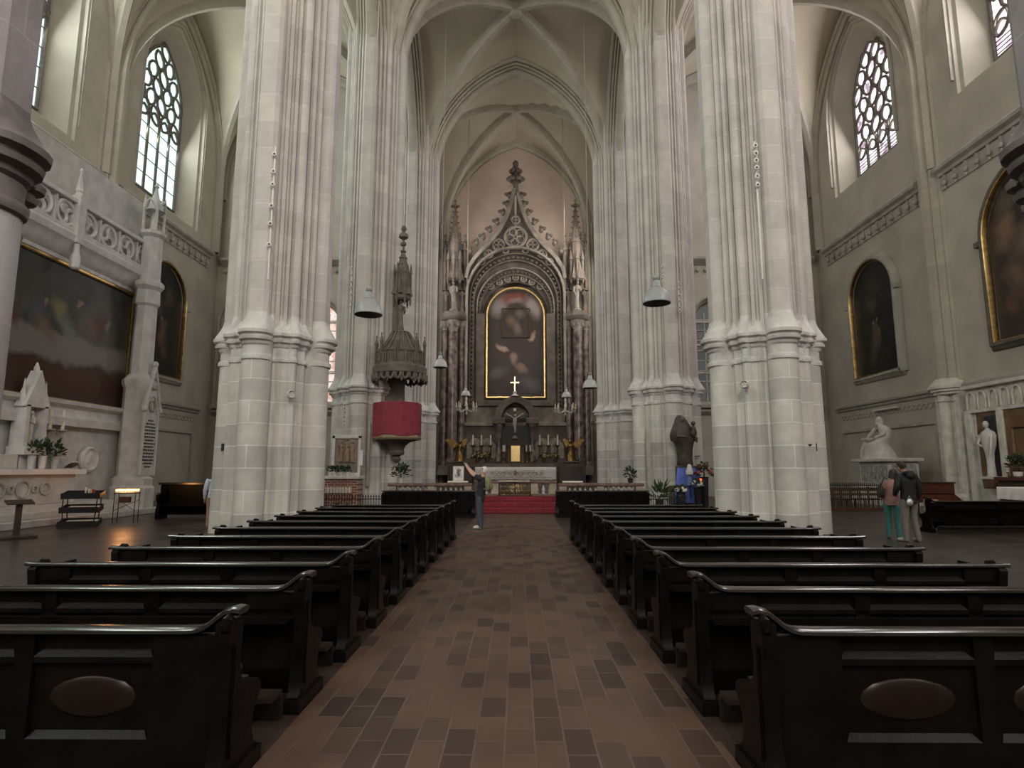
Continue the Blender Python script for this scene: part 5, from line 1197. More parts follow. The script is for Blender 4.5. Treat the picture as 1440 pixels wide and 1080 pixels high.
# gabled memorial tablet with lines of lettering on the nave face of the pier
tb=thing('memorial_tablet','white gabled memorial tablet with small lettering on the monument corner pier','memorial tablet',(-14.09,yc,1.42))
m=MB(); m.prism([(-.46,0),(.46,0),(.46,2.6),(0,4.1),(-.46,2.6)],0,.05,'X'); m.build('slab',M['mon_w'],tb)
m=MB(); m.tube([(.06,-.5,2.55),(.06,0,4.2),(.06,.5,2.55)],.09,5); m.tube([(.06,-.44,0),(.06,-.44,2.6)],.05,5); m.tube([(.06,.44,0),(.06,.44,2.6)],.05,5); m.ball((.07,-.5,2.5),.11,7,5); m.ball((.07,.5,2.5),.11,7,5); m.ball((.06,0,4.28),.12,7,5)
m.tube([(.06,.34*math.cos(a),2.35+.7*math.sin(a)) for a in [PI*i/10 for i in range(11)]],.05,5); m.build('gable_moulding',M['mon_w'],tb)
m=MB(); m.tube([(.08,.17*math.cos(a),2.65+.2*math.sin(a)) for a in [2*PI*i/14 for i in range(14)]],.05,5,closed=True); m.tube([(.07,.2*math.cos(a),3.5+.2*math.sin(a)) for a in [2*PI*i/14 for i in range(14)]],.05,5,closed=True); m.build('wreath',M['trim'],tb)
m=MB(); rnd=random.Random(3)
for k in range(15):
    z=2.05-k*.125; w=.88*[.2,.3,.38,.38,.36,.38,.3,.38,.34,.38,.36,.38,.38,.3,.2][k]; y=-w
    while y<w:
        d=rnd.uniform(.05,.13); m.box(.06,.066,y,min(w,y+d),z,z+.06); y+=d+.035
m.build('lettering',M['lead'],tb)['kind']='stuff'
# altar table, front panel with rings, steps
for k,(x,z) in enumerate(((1.45,.2),(1.12,.4),(.80,.58))): tag(MB().box(-15.2,-15.2+x,8.5,22.0 if k else 24.1,0 if k==0 else z-.2,z).build('altar_step',M['mon'],bevel=.02),['lowest','middle','upper'][k]+' pale stone step under the white altar table of the left aisle','step',kind='structure')
at_=thing('altar_table','white altar table with ring ornament in front of the mosaic','altar',(-15.2,16.6,.58))
MB().box(.05,.62,-3.6,3.55,0,.92).build('front_panel',M['mon'],at_,bevel=.02); MB().box(.03,.76,-3.9,3.8,.92,1.06).build('table_slab',M['mon_w'],at_,bevel=.03)
m=MB()
for u,r in((.55,.2),(.95,.1),(1.4,.24),(1.85,.1),(2.25,.18),(.0,.1),(-.5,.24),(-1,.1),(-1.5,.2)): m.tube([(.66,u,.45) if False else (.655,u+r*math.cos(a),.48+r*math.sin(a)) for a in [2*PI*i/16 for i in range(16)]],.032,5,closed=True)
m.build('ring_ornament',M['trim'],at_)
c=thing('altar_cloth','narrow white cloth along the altar table of the left aisle','altar cloth',(-15.2,16.6,1.645))
MB().box(.2,.78,-3.92,3.82,0,.015).box(.775,.79,-3.9,3.8,-.15,.01).build('cloth',M['white'],c)
gd=thing('altar_shelf','row of pale stone blocks behind the altar table','shelf',(-15.2,16.6,1.66))
for k in range(9): MB().box(.03,.42,-3.6+k*.72,-3.6+k*.72+.66,0,.42).build('block',M['mon'],gd,bevel=.02)
ys=zP(37,620,-14.9).y
sh=thing('shrine','white gabled shrine with a pale figure inside on the left altar','shrine',(-15.0,ys,2.085))
m=MB(); m.box(-.15,.42,-.42,.42,0,.25); m.box(.0,.36,-.42,-.28,.25,1.5); m.box(0,.36,.28,.42,.25,1.5); m.prism([(-.5,1.45),(.5,1.45),(0,2.6)],0.0,.36,'X'); m.box(-.1,.02,-.4,.4,0,1.6); m.lathe([(.05,2.5),(.09,2.65),(.02,2.85)],6,(.18,0,0))
for u in(-.42,.42): m.lathe([(.07,1.45),(.07,1.8),(.01,2.3)],6,(.2,u,0))
m.build('gabled_case',M['mon_w'],sh); m=MB(); figure(m,(.18,0,.25),1.1,seed=4); m.build('figure',M['pale'],sh)
M['flame2']=M['flame']
c0=candlestick(.85,.65,'x','tall candlesticks on the left aisle altar','trim')
for k,(px,l) in enumerate(((54,'tall white candle nearest the shrine on the left altar'),(70,'middle tall white candle on the left altar'),(88,'tall white candle farthest from the shrine on the left altar'))):
    loc=(-14.98,zP(px,600,-14.98).y,2.085)
    if k==0: c0.location=loc; c0['label']=l
    else: dup(c0,loc,label=l)
for k,(px,l) in enumerate(((45,'green plant right beside the shrine on the left altar'),(60,'larger green plant in a white pot between the tall candles'),(78,'green plant under the farthest tall candle on the left altar'))):
    flower_pot('potted_plant',l,(-14.62,zP(px,640,-14.62).y,2.085 if False else 1.665),.12,.40,(.22,.20,.36),60,60+k,'white' if k==1 else 'mon','leaf',L=.18)
bk=thing('book_stand','open white book on a small stand at the end of the left altar','book',(-14.75,zP(101,655,-14.75).y,1.665))
MB().cbox((0,0,.1),(.25,.35,.03),ry=-.5).build('stand',M['darkwood'],bk); MB().cbox((.0,-.09,.17),(.26,.18,.03),ry=-.5,rx=.1).cbox((0,.09,.17),(.26,.18,.03),ry=-.5,rx=-.1).build('book',M['white'],bk)
md=thing('relief_medallion','round white relief medallion on the wall beside the left altar','medallion',(-15.17,zP(125,646,-15.1).y,zP(125,646,-15.1).z))
MB().lathe([(.44,0),(.46,.1),(.38,.16),(.34,.08)],22,axis=(1,0,0)).build('rim',M['mon_w'],md,smooth=50)
m=MB(); m.ball((.06,0,.02),(.08,.15,.24),9,7); m.ball((.08,.02,.12),(.1,.1,.12),8,6); m.build('profile_head',M['mon_w'],md)
# ------------------------------------------------------------------ candle stands and benches in the left aisle
bs=thing('candle_rack','black three tier candle rack before the left altar steps','candle rack',(-12.75,18.0,0),rz=.35)
m=MB()
for x in(-.42,.42):
    for y in(-.2,.2): m.tube([(x*.9,y,0),(x,y,.55),(x,y+.0,.95)],.016,5)
m.tube([(-.5,-.22,.02),(.5,-.22,.02)],.016,5); m.tube([(-.4,.2,.0),(.4,.2,.0)],.016,5); m.build('frame',M['iron'],bs)
for z,dy in((.10,-.05),(.50,0),(.90,.05)):
    o=MB().cbox((0,dy,z),(.96,.52,.03),rx=.14).cbox((0,dy-.26,z-.02),(.96,.02,.17),rx=.14).cbox((0,dy+.26,z+.04),(.96,.02,.17),rx=.14).cbox((-.48,dy,z+.0),(.02,.52,.15),rx=.14).cbox((.48,dy,z+.0),(.02,.52,.15),rx=.14).build('tray',M['iron'],bs)
    if z<.9: MB().cbox((.05,dy,z+.035),(.78,.40,.03),rx=.14).build('white_sand',M['white'],o)
for k in range(3):
    for q in range(4): MB().lathe([(.014,.93),(.014,.96)],6,(-.38+q*.12,-.12+.12*k,0)).build('holder',M['iron'],bs)
for x,h in((.05,.2),(.13,.16),(.19,.13)): 
    c_=MB().lathe([(.022,.92),(.022,.92+h)],7,(x,.05,0)).build('candle',M['candle'],bs)
MB().lathe([(.045,.92),(.05,1.06)],9,(.26,.0,0)).build('red_glass',mat('red_votive_glass',(.35,.04,.03),.3),bs)
vs=votive_rack((-12.2,19.2,0),.62,.42,.93,8,'iron stand of glowing votive candles before the left altar steps',5,True,hgt=.05); vs.rotation_euler=(0,0,.25)
MB().box(-.14,.14,-.2,-.05,.62,.80).build('coin_box',mat('dark_red_metal',(.10,.02,.02),.5),vs)
l=bpy.data.lights.new('votive_glow','POINT'); l.energy=22; l.color=(1,.42,.14); l.shadow_soft_size=.2; o=bpy.data.objects.new('votive_glow',l); COL.objects.link(o); o.location=(-12.2,19.15,1.12)
pk=thing('prayer_stand','dark wooden prayer stand at the left photo edge','prayer stand',(at(22,757,Z=0).x,at(22,757,Z=0).y,0),rz=.9)
MB().cbox((0,0,.86),(.55,.32,.04),rx=.25).build('desk',M['darkwood'],pk,bevel=.01); MB().box(-.06,.06,-.05,.05,.05,.85).build('post',M['darkwood'],pk); MB().box(-.35,.35,-.35,.2,0,.07).build('foot',M['darkwood'],pk,bevel=.01)
bp=at(236,729,Z=0)
bn=thing('wall_bench','long dark bench with rounded arm beyond the votive candles','bench',(bp.x,bp.y,0),rz=.0)
MB().box(-.5,2.9,.30,.36,.10,1.14).build('backrest',M['pew'],bn,bevel=.01); MB().box(-.55,2.95,.22,.44,1.12,1.2).build('top_rail',M['pew_rail'],bn,bevel=.01); MB().box(-.2,2.9,-.15,.32,.40,.45).build('seat',M['pew'],bn,bevel=.01)
for x in(-.28,2.85):
    MB().prism([(-.2,0),(-.2,.3),(-.12,.5),(-.22,.66),(-.22,.80),(-.1,.86),(.1,.84),(.36,1.1),(.36,0)],x-.06,x+.06,'X').build('bench_end',M['pew'],bn,bevel=.01)
# ------------------------------------------------------------------ right aisle: marble monument, fence and chairs
cx_=at(1231,660,X=17.0); 
sg=thing('sarcophagus','carved marble sarcophagus pedestal against the right aisle wall','pedestal',(17.4,cx_.y,0))
m=MB(); m.box(-.7,.9,-1.45,1.35,.5,.9); m.box(-.5,.85,-1.25,1.15,.9,2.0); m.box(-.75,.95,-1.5,1.4,2.0,2.16); m.box(-.85,1.0,-1.6,1.5,0,.5); m.build('block',M['marble_w'],sg,bevel=.03)
m=MB()
for u0,u1 in((-1.1,-.1),(.05,1.0)): m.box(-.53,-.5,u0,u1,1.05,1.85)
m.box(-.35,.7,-1.28,-1.25,1.05,1.85)
for k in range(7): m.ball((-.54,-1.0+k*.3,1.4+.12*math.sin(k*2)),(.05,.11,.2),7,5)
for k in range(4): m.ball((-.2+k*.25,-1.29,1.42+.1*math.sin(k*2.2)),(.1,.05,.22),7,5)
m.build('relief',mat('grey_relief_marble',(.36,.35,.33),.6,var=.25,scale=8,bump=.5,bscale=12),sg)
st=thing('marble_statue','white marble seated draped figure on the carved sarcophagus','statue',(17.35,cx_.y,2.165))
m=MB(); n=18; R=[]
# rocky seat and spreading drapery, rising into a seated torso leaning over
for z,a,b,ox,oy in((0,.58,.98,0,.16),(.15,.56,.92,0,.17),(.35,.52,.74,-.02,.14),(.6,.48,.58,-.06,.08),(.72,.42,.52,-.08,.02),(.84,.34,.40,.02,-.2),(1.05,.22,.26,.06,-.36),(1.3,.24,.31,.05,-.33),(1.47,.22,.30,.02,-.26),(1.58,.10,.12,-.02,-.16),(1.64,.09,.1,-.03,-.14)):
    R.append([(ox+a*(1+.07*math.sin(5*2*PI*k/n+z*3))*math.cos(2*PI*k/n),oy+b*(1+.07*math.sin(6*2*PI*k/n))*math.sin(2*PI*k/n),z) for k in range(n)])
m.loft(R); m.ball((-.06,-.10,1.80),(.12,.14,.16),10,8); m.loft([[(-.02+a*math.cos(2*PI*k/12),-.06+b*math.sin(2*PI*k/12),z) for k in range(12)] for z,a,b in((1.6,.17,.2),(1.75,.15,.18),(1.9,.12,.14),(1.97,.04,.05))])
m.tube([(-.1,.12,1.42),(-.3,.25,1.15),(-.36,.42,.98)],[.09,.08,.05],7); m.tube([(.1,-.5,1.4),(-.15,-.55,1.1),(-.35,-.2,.98)],[.09,.08,.05],7); m.tube([(-.36,.5,.78),(-.46,.72,.4),(-.42,.9,.05)],[.14,.12,.1],8)
m.build('figure',M['marble_w'],st,smooth=60)
m=MB(); m.box(-.5,-.15,.3,.75,.90,.98); m.build('book',M['marble_w'],st)
tag(MB().cbox((0,0,0),(.12,2.0,.08)).build('picture_light',M['spot'],loc=(19.1,at(1244,575,X=19.1).y,at(1244,575,X=19.1).z)),'slim white bar lamp on the right aisle wall above the monument','lamp')
fp=at(1160,715,Y=25.2); fq=at(1252,718,Y=25.2)
fe=thing('iron_fence','black iron bar fence in front of the wooden chairs at the right','fence',((fp.x+fq.x)/2,25.2,0)); w=fq.x-fp.x
m=MB(); m.box(-w/2,w/2,-.02,.02,.98,1.02); m.box(-w/2,w/2,-.02,.02,.42,.46); m.build('rails',M['iron'],fe)
bm_=None
for k in range(34):
    x=-w/2+w*k/33
    if bm_ is None: o=MB().lathe([(.012,0),(.012,1.02),(.028,1.06),(.003,1.13)],5).build('bar',M['iron'],fe); bm_=o.data
    else: o=bpy.data.objects.new('bar',bm_); COL.objects.link(o); o.parent=fe
    o.location=(x,0,0)
MB().box(-w/2,w/2,-.08,.08,.0,.10).build('base_beam',mat('red_brown_wood',(.10,.038,.022),.4,var=.25,scale=4),fe)
M['chairwood']=mat('honey_brown_chair_wood',(.17,.10,.055),.45,var=.25,scale=5)
ch=thing('wooden_chair','x','chair',group='wooden chairs behind the iron fence')
MB().box(-.21,.21,-.20,.20,.43,.46).build('seat',M['chairwood'],ch,bevel=.008)
m=MB().box(-.21,.21,.17,.20,.58,.68); m.build('back_slat',M['chairwood'],ch); m=MB().box(-.21,.21,.17,.2,.76,.90); m.build('back_slat',M['chairwood'],ch)
for x in(-.19,.19):
    MB().box(x-.02,x+.02,.165,.205,0,.92).build('leg',M['chairwood'],ch); MB().box(x-.02,x+.02,-.19,-.15,0,.43).build('leg',M['chairwood'],ch)
for k in range(6):
    loc=(fp.x+.35+k*(w-.6)/5.5,25.75,0); l='%s wooden chair from the big pier behind the iron fence'%['first','second','third','fourth','fifth','sixth'][k]
    if k==0: ch.location=loc; ch['label']=l; ch.rotation_euler=(0,0,PI+.15)
    else: dup(ch,loc,PI+random.uniform(-.3,.3),l)
# ------------------------------------------------------------------ right altar with niche figure
M['altwood']=mat('brown_panel_wood',(.15,.085,.04),.5,var=.25,scale=3)
ra=thing('side_altarpiece','pale arcaded altar front with brown panels at the right photo edge','altarpiece',(18.85,0,0))
ya,yb=25.35,17.0
MB().box(0,.45,yb,ya,0,5.0).build('backing',M['pale'],ra)
m=MB()
for k in range(14):
    y=ya-.35-k*.58; m.tube([(-.05,y+.2,4.1),(-.05,y+.2,4.55),(-.05,y+.14,4.72),(-.05,y,4.8),(-.05,y-.14,4.72),(-.05,y-.2,4.55),(-.05,y-.2,4.1)],.045,5)
m.build('blind_arcade',M['pale'],ra)
MB().box(-.14,0,yb,ya,3.92,4.06).build('string_moulding',M['pale'],ra,bevel=.02); MB().box(-.2,0,yb,ya,4.92,5.08).build('cornice',M['pale'],ra,bevel=.03)
yn0=zP(1373,620,18.7).y; yn1=zP(1403,620,18.7).y; 
for y,wd in((ya-.12,.22),(yn1-.14,.2)): MB().box(-.16,0,y-wd,y+wd*.5,0,3.92).build('pilaster',M['pale'],ra,bevel=.02)
MB().box(-.06,.0,yn1,yn0,1.0,3.9).build('niche_panel',M['altwood'],ra); ynn=zP(1391,630,18.52).y; MB().box(-.07,-.06,max(yn1+.12,ynn-.46),ynn+.46,1.35,3.75).build('niche_recess',mat('dark_violet_niche',(.03,.03,.045),.8,var=.4,scale=3),ra)
MB().box(-.08,0,yb,yn1-.3,.9,3.9).build('door_panel',M['altwood'],ra)
m=MB()
for y in(yn1-.7,yn1-2.6): m.tube([(-.1,y,1.3),(-.1,y,3.2),(-.1,y-1.4,3.2),(-.1,y-1.4,1.3)],.06,4,closed=True)
m.build('panel_moulding',M['altwood'],ra)
nf=thing('niche_statue','slender white statue in the dark niche at the right','statue',(18.52,zP(1391,630,18.52).y,0))
m=MB(); R=[]; n=14
for z,a,b in((1.38,.16,.17),(1.45,.14,.15),(1.9,.12,.13),(2.3,.15,.16),(2.6,.2,.27),(2.95,.22,.32),(3.1,.17,.27),(3.2,.07,.08),(3.26,.06,.07)): R.append([(a*math.cos(2*PI*k/n),b*(1+.08*math.sin(5*2*PI*k/n))*math.sin(2*PI*k/n),z) for k in range(n)])
m.loft(R); m.ball((-.02,.03,3.40),(.11,.11,.14),9,7); m.tube([(-.05,.25,3.0),(-.18,.33,2.65),(-.2,.1,2.55)],[.07,.06,.04],7); m.tube([(-.05,-.25,3.0),(-.18,-.35,2.6),(-.2,-.28,2.2)],[.07,.06,.04],7); m.tube([(-.05,.3,2.95),(-.16,.40,2.95),(-.2,.36,3.15),(-.2,.30,3.28)],[.06,.05,.04,.035],7); m.build('figure',M['marble_w'],nf,smooth=60)
MB().box(-.22,.2,-.34,.34,1.28,1.38).build('bracket',M['marble_w'],nf); MB().prism([(-.15,.9),(.2,.9),(.2,1.28),(-.2,1.28)],-.28,.28,'Y').build('corbel',M['altwood'],nf)
tx=16.6; 
tbl=thing('side_altar_table','dark altar table at the right photo edge','table',(17.15,19.2,0))
MB().box(-.65,.55,-1.9,1.75,0,.98).build('front',M['darkwood'],tbl,bevel=.02); MB().box(-.72,.6,-1.95,1.8,.98,1.05).build('top',M['darkwood'],tbl,bevel=.01)
c=thing('altar_cloth','white cloth over the dark altar table at the right photo edge','altar cloth',(17.15,19.2,0))
m=MB(); N_=40; R=[]
for x,z in((.5,1.06),(-.74,1.06),(-.76,1.03),(-.77,.85),(-.78,.66)): R.append([(x+.015*math.sin(k*1.7)*(1.06-z)*3,-1.98+3.8*k/N_,z) for k in range(N_+1)])
m.loft(R,closed=False,cap=False); R=[]
for y,z in((1.82,1.06),(1.84,.85),(1.85,.66)): R.append([(-.77+1.2*k/12,y+.02*math.sin(k*1.4)*(1.06-z)*3,z) for k in range(13)])
m.loft(R,closed=False,cap=False); R=[]
for y,z in((-1.98,1.06),(-2.0,.85),(-2.01,.66)): R.append([(-.77+1.2*k/12,y+.02*math.sin(k*1.4)*(1.06-z)*3,z) for k in range(13)])
m.loft(R,closed=False,cap=False); m.build('cloth',M['white'],c,smooth=60)
p=at(1428,650,X=18.25); sh=thing('altar_ledge','dark red shelf behind the white cloth at the right','shelf',(18.25,0,0)); MB().box(-.25,.4,17.0,23.2,1.25,1.36).build('board',mat('dark_red_shelf',(.09,.02,.02),.5),sh); MB().box(-.1,.4,17.0,23.2,0,1.25).build('support',M['darkwood'],sh)
flower_pot('flower_vase','dark bouquet in a vase on the red shelf at the right edge',(18.25,p.y,1.365),.12,.3,(.3,.35,.42),90,77,'darkwood','leaf',cat='vase',blooms=(M['iron'],12,.05))
tag(MB().lathe([(.08,0),(.14,.05),(.16,.2),(.145,.2),(.12,.06)],14).build('white_bowl',M['white'],loc=(18.2,at(1432,668,X=18.2).y,1.362)),'small white bowl on the red shelf at the right edge','bowl')
cd=thing('altar_candle','short white candle beside the dark bouquet at the right edge','candle',(18.25,p.y+.4,1.362)); MB().lathe([(.1,0),(.03,.05),(.03,.15),(.07,.18)],9).build('holder',M['brass'],cd); MB().lathe([(.03,.18),(.03,.5),(.01,.51)],8).build('stick',M['candle'],cd)
b1=at(1318,750,Z=0)
rp_=make_pew(1,5.2,'long dark bench between the standing couple and the right photo edge',None,False); rp_.location=(b1.x,b1.y+.3,.002)
wb=thing('wall_bench','red brown bench back right behind the standing couple','bench',(at(1288,690,Y=23.5).x,23.5,0)); 
MB().prism([(0,.75),(1.4,.75),(1.75,.45),(1.75,0),(1.65,0),(1.65,.4),(0,.4)],-.03,.03,'Y').box(0,1.45,-.03,.03,.7,1.14).build('backrest',mat('red_brown_bench_wood',(.11,.038,.022),.35,var=.25,scale=4),wb,bevel=.01); MB().box(-.02,1.5,-.06,.06,1.12,1.17).build('top_rail',M['darkwood'],wb); MB().box(0,1.6,.0,.4,.40,.44).build('seat',M['darkwood'],wb)
for x in(.03,1.55): MB().box(x-.04,x+.04,-.02,.4,0,.42).build('leg',M['darkwood'],wb)
b2=at(1311,728,Z=0); tag(MB().box(-.16,.16,-.16,.16,0,.62).build('offertory_box',M['beige'],loc=(b2.x,b2.y,0),bevel=.02),'pale stone box between the couple and the long dark bench','box')
# ------------------------------------------------------------------ people
def skin(name,J,E_,m,parent,sub=2,root=None):
    """J: {joint:(x,y,z,r)}  E_: edges -> one continuous skinned surface"""
    ks=list(J); me=bpy.data.meshes.new(name); me.from_pydata([J[k][:3] for k in ks],[(ks.index(a),ks.index(b)) for a,b in E_],[])
    o=bpy.data.objects.new(name,me); COL.objects.link(o); o.parent=parent; me.materials.append(m)
    md=o.modifiers.new('skin','SKIN'); md.use_smooth_shade=True
    me.attributes
    if not me.skin_vertices:
        bpy.context.view_layer.objects.active=o
    bm=bmesh.new(); bm.from_mesh(me); L_=bm.verts.layers.skin.verify(); bm.verts.ensure_lookup_table()
    for i,k in enumerate(ks):
        r=J[k][3]; r=r if isinstance(r,tuple) else (r,r); bm.verts[i][L_].radius=r; bm.verts[i][L_].use_root=(k==(root or ks[0]))
    bm.to_mesh(me); bm.free()
    s=o.modifiers.new('sub','SUBSURF'); s.levels=sub; s.render_levels=sub
    return o
M['skin']=mat('skin',(.55,.33,.25),.55,var=.06); M['jeans']=mat('blue_grey_denim',(.055,.065,.085),.85,var=.15,scale=10)
M['tee']=mat('dark_navy_cotton',(.018,.020,.026),.85,var=.15,scale=8); M['shoe']=mat('pale_shoe_leather',(.48,.47,.46),.6); M['hairw']=mat('white_grey_hair',(.62,.58,.55),.8,scale=30,var=.15)
M['pack']=mat('olive_yellow_backpack',(.20,.205,.11),.75,var=.2,scale=6); M['black']=mat('black_jacket',(.010,.010,.012),.7,var=.2,scale=6); M['stoneT']=mat('grey_beige_trousers',(.20,.185,.16),.85,var=.1,scale=8)
M['teal']=mat('teal_trousers',(.05,.19,.175),.8,var=.15,scale=6); M['pink']=mat('dusty_pink_top',(.36,.19,.17),.8,var=.15,scale=6); M['hairb']=mat('dark_brown_hair',(.030,.021,.017),.6,scale=30,var=.3); M['olive']=mat('dark_olive_shirt',(.040,.046,.036),.8,var=.2,scale=6)
M['shirtw']=mat('white_blue_shirt',(.60,.63,.74),.8,var=.06,scale=6); M['khaki']=mat('tan_trousers',(.34,.22,.13),.8,var=.1,scale=6); M['phone']=mat('black_phone',(.012,.012,.013),.3)
EL=[('pelvis','waist'),('waist','chest'),('chest','neck'),('neck','headb'),('headb','headt'),('pelvis','hipL'),('hipL','kneeL'),('kneeL','ankL'),('ankL','toeL'),('pelvis','hipR'),('hipR','kneeR'),('kneeR','ankR'),('ankR','toeR'),('chest','shL'),('shL','elL'),('elL','wrL'),('wrL','paL'),('chest','shR'),('shR','elR'),('elR','wrR'),('wrR','paR')]
def person(name_label,loc,rz,J,shirt,trous,hair,sleeve='short',h=1.75,long_hair=False,hem=.05):
    """J holds metres for a 1.75 m figure, facing -y (local); every joint may be overridden"""
    k=h/1.75
    D=dict(pelvis=(0,0,.95,(.15,.11)),waist=(0,0,1.10,(.135,.10)),chest=(0,0,1.33,(.165,.115)),neck=(0,-.01,1.50,.055),headb=(0,-.02,1.58,(.07,.085)),headt=(0,-.02,1.69,(.072,.09)),
      hipL=(.10,0,.90,.095),kneeL=(.11,-.02,.50,.062),ankL=(.11,.02,.09,.042),toeL=(.12,-.15,.035,.036),hipR=(-.10,0,.90,.095),kneeR=(-.11,-.02,.50,.062),ankR=(-.11,.02,.09,.042),toeR=(-.12,-.15,.035,.036),
      shL=(.19,0,1.42,.062),elL=(.25,.03,1.13,.046),wrL=(.25,-.08,.88,.030),paL=(.25,-.12,.80,(.020,.040)),shR=(-.19,0,1.42,.062),elR=(-.25,.03,1.13,.046),wrR=(-.25,-.08,.88,.030),paR=(-.25,-.12,.80,(.020,.040)))
    D.update(J); D={a:(v[0]*k,v[1]*k,v[2]*k,(tuple(q*k for q in v[3]) if isinstance(v[3],tuple) else v[3]*k)) for a,v in D.items()}
    t=thing('person',name_label,'person',loc,rz)
    B=dict(D); Eb=list(EL)
    for s in('L','R'):                       # five separate bent fingers per hand
        w=Vector(D['wr'+s][:3]); p=Vector(D['pa'+s][:3]); d=(p-w).normalized(); side=d.cross(Vector((0,1,.2))).normalized()
        if side.length<.1: side=Vector((1,0,0))
        curl=d.cross(side)
        for f,(o_,L_) in enumerate(((-.030,.065),(-.010,.078),(.010,.073),(.030,.058))):
            a=p+side*o_*k+d*.03*k; b=a+d*L_*.55*k+curl*.01*k; c=b+d*L_*.4*k+curl*.028*k
            B['f%s%da'%(s,f)]=(*a,.0105*k); B['f%s%db'%(s,f)]=(*b,.0092*k); B['f%s%dc'%(s,f)]=(*c,.0075*k); Eb+=[('pa'+s,'f%s%da'%(s,f)),('f%s%da'%(s,f),'f%s%db'%(s,f)),('f%s%db'%(s,f),'f%s%dc'%(s,f))]
        a=w.lerp(p,.5)-side*.035*k; b=a-side*.022*k+d*.035*k+curl*.012*k
        B['t%sa'%s]=(*a,.012*k); B['t%sb'%s]=(*b,.009*k); Eb+=[('wr'+s,'t%sa'%s),('t%sa'%s,'t%sb'%s)]
    for q,g in dict(pelvis=.70,waist=.70,chest=.72,hipL=.72,hipR=.72,kneeL=.74,kneeR=.74,ankL=.85,ankR=.85,shL=.72,shR=.72,**({'elL':.8,'elR':.8} if sleeve=='long' else {})).items():
        v=B[q]; r=v[3]; B[q]=(*v[:3],tuple(x*g for x in r) if isinstance(r,tuple) else r*g)
    skin('body',B,Eb,M['skin'],t,2,'pelvis')
    def grow(keys,g,over={}):
        o={}
        for q in keys:
            v=over.get(q,D[q]); r=v[3]; o[q]=(v[0],v[1],v[2],tuple(x+g*k for x in r) if isinstance(r,tuple) else r+g*k)
        return o
    def V(q): return Vector(D[q][:3])
    def ell(c,a,b,n=20): return [(c.x+a*k*math.cos(2*PI*i/n),c.y+b*k*math.sin(2*PI*i/n),c.z) for i in range(n)]
    P_,W_,C_,N_=V('pelvis'),V('waist'),V('chest'),V('neck'); up3=Vector((0,0,1))
    cw_=D['chest'][3][0]/k; hm=P_-up3*hem*k
    m=MB()
    m.loft([ell(hm,.172,.132),ell(P_.lerp(hm,.4),.178,.136),ell(P_.lerp(W_,.5),.172,.132),ell(W_,.160,.124),ell(W_.lerp(C_,.5),cw_+.010,.128),ell(C_,cw_+.030,.140),ell(C_.lerp(N_,.38),cw_+.018,.120),ell(C_.lerp(N_,.58),.135,.098),ell(C_.lerp(N_,.74),.078,.078),ell(C_.lerp(N_,.86),.062,.064)])
    for s in'LR':
        sh,el,wr=V('sh'+s),V('el'+s),V('wr'+s); inn=sh.lerp(C_.lerp(N_,.35),.55)
        if sleeve=='long': m.tube([inn,sh,sh.lerp(el,.3),sh.lerp(el,.7),el,el.lerp(wr,.5),el.lerp(wr,.97)],[x*k for x in(.07,.084,.074,.066,.062,.052,.042)],12)
        else: m.tube([inn,sh,sh.lerp(el,.3),sh.lerp(el,.58)],[x*k for x in(.066,.078,.070,.068)],12)
    m.build('shirt',shirt,t,smooth=70)
    m=MB(); top=P_+up3*.075*k; cr=P_-up3*.12*k
    m.loft([ell(top,.158,.122),ell(P_,.172,.132),ell(P_-up3*.06*k,.176,.136),ell(cr,.150,.125),ell(cr-up3*.03*k,.10,.09)])
    for s in'LR':
        hp,kn,an=V('hip'+s),V('knee'+s),V('ank'+s); an=an-up3*.05*k
        m.tube([hp+up3*.02*k,hp.lerp(kn,.15),hp.lerp(kn,.5),kn,kn.lerp(an,.4),an],[x*k for x in(.085,.094,.084,.068,.066,.060)],12)
    m.build('trousers',trous,t,smooth=70)
    for s in'LR':
        a=Vector(D['ank'+s][:3]); b=Vector(D['toe'+s][:3]); d=(b-a); d.z=0
        skin('shoe',dict(heel=(*(a-d*.25-Vector((0,0,.040*k))),.052*k),mid=(*(a+d*.4-Vector((0,0,.035*k))),(.054*k,.052*k)),toe=(*(a+d*1.25-Vector((0,0,.052*k))),(.05*k,.038*k))),[('heel','mid'),('mid','toe')],M['shoe'],t,2)
    hb=Vector(D['headb'][:3]); ht=Vector(D['headt'][:3]); up_=(ht-hb).normalized(); c=hb.lerp(ht,.75)
    fd=Vector(J.get('face',(0,-1,0,0))[:3]); fd=(fd-up_*fd.dot(up_)).normalized(); sd=up_.cross(fd)
    q=MB()
    # hair cap: back and top of the skull
    R=[]
    for i in range(8):
        a=PI/2*i/7*1.05
        ring_=[]
        for j in range(16):
            b=2*PI*j/16; lo=.055 if math.cos(b)>.3 else (-.045 if not long_hair else -.14)
            z=(1-i/7)*lo+ (i/7)*.118; r=(.098 if not long_hair else .104)*math.sqrt(max(.02,1-(max(0,z)/.12)**2))
            ring_.append(c+up_*z*k+(fd*math.cos(b)*r*1.08+sd*math.sin(b)*r*.92)*k-fd*.012*k)
        R.append(ring_)
    q.loft(R); q.build('hair',hair,t,smooth=60)
    f=MB(); e=hb.lerp(ht,.45); nose=e+fd*.10*k
    f.loft([[nose+up_*(.03*k)+sd*x*k for x in(-.006,.006,0)],[nose-up_*.02*k+fd*.018*k*(1 if i==2 else .2)+sd*x*k for i,x in enumerate((-.016,.016,0))],[nose-up_*.03*k+sd*x*k for x in(-.012,.012,0)]])
    for s in(-1,1): f.ball(tuple(e+sd*s*.088*k-up_*.0*k),(.014*k,.022*k,.032*k),6,5)
    f.build('nose_and_ears',M['skin'],t,smooth=60)
    g=MB()
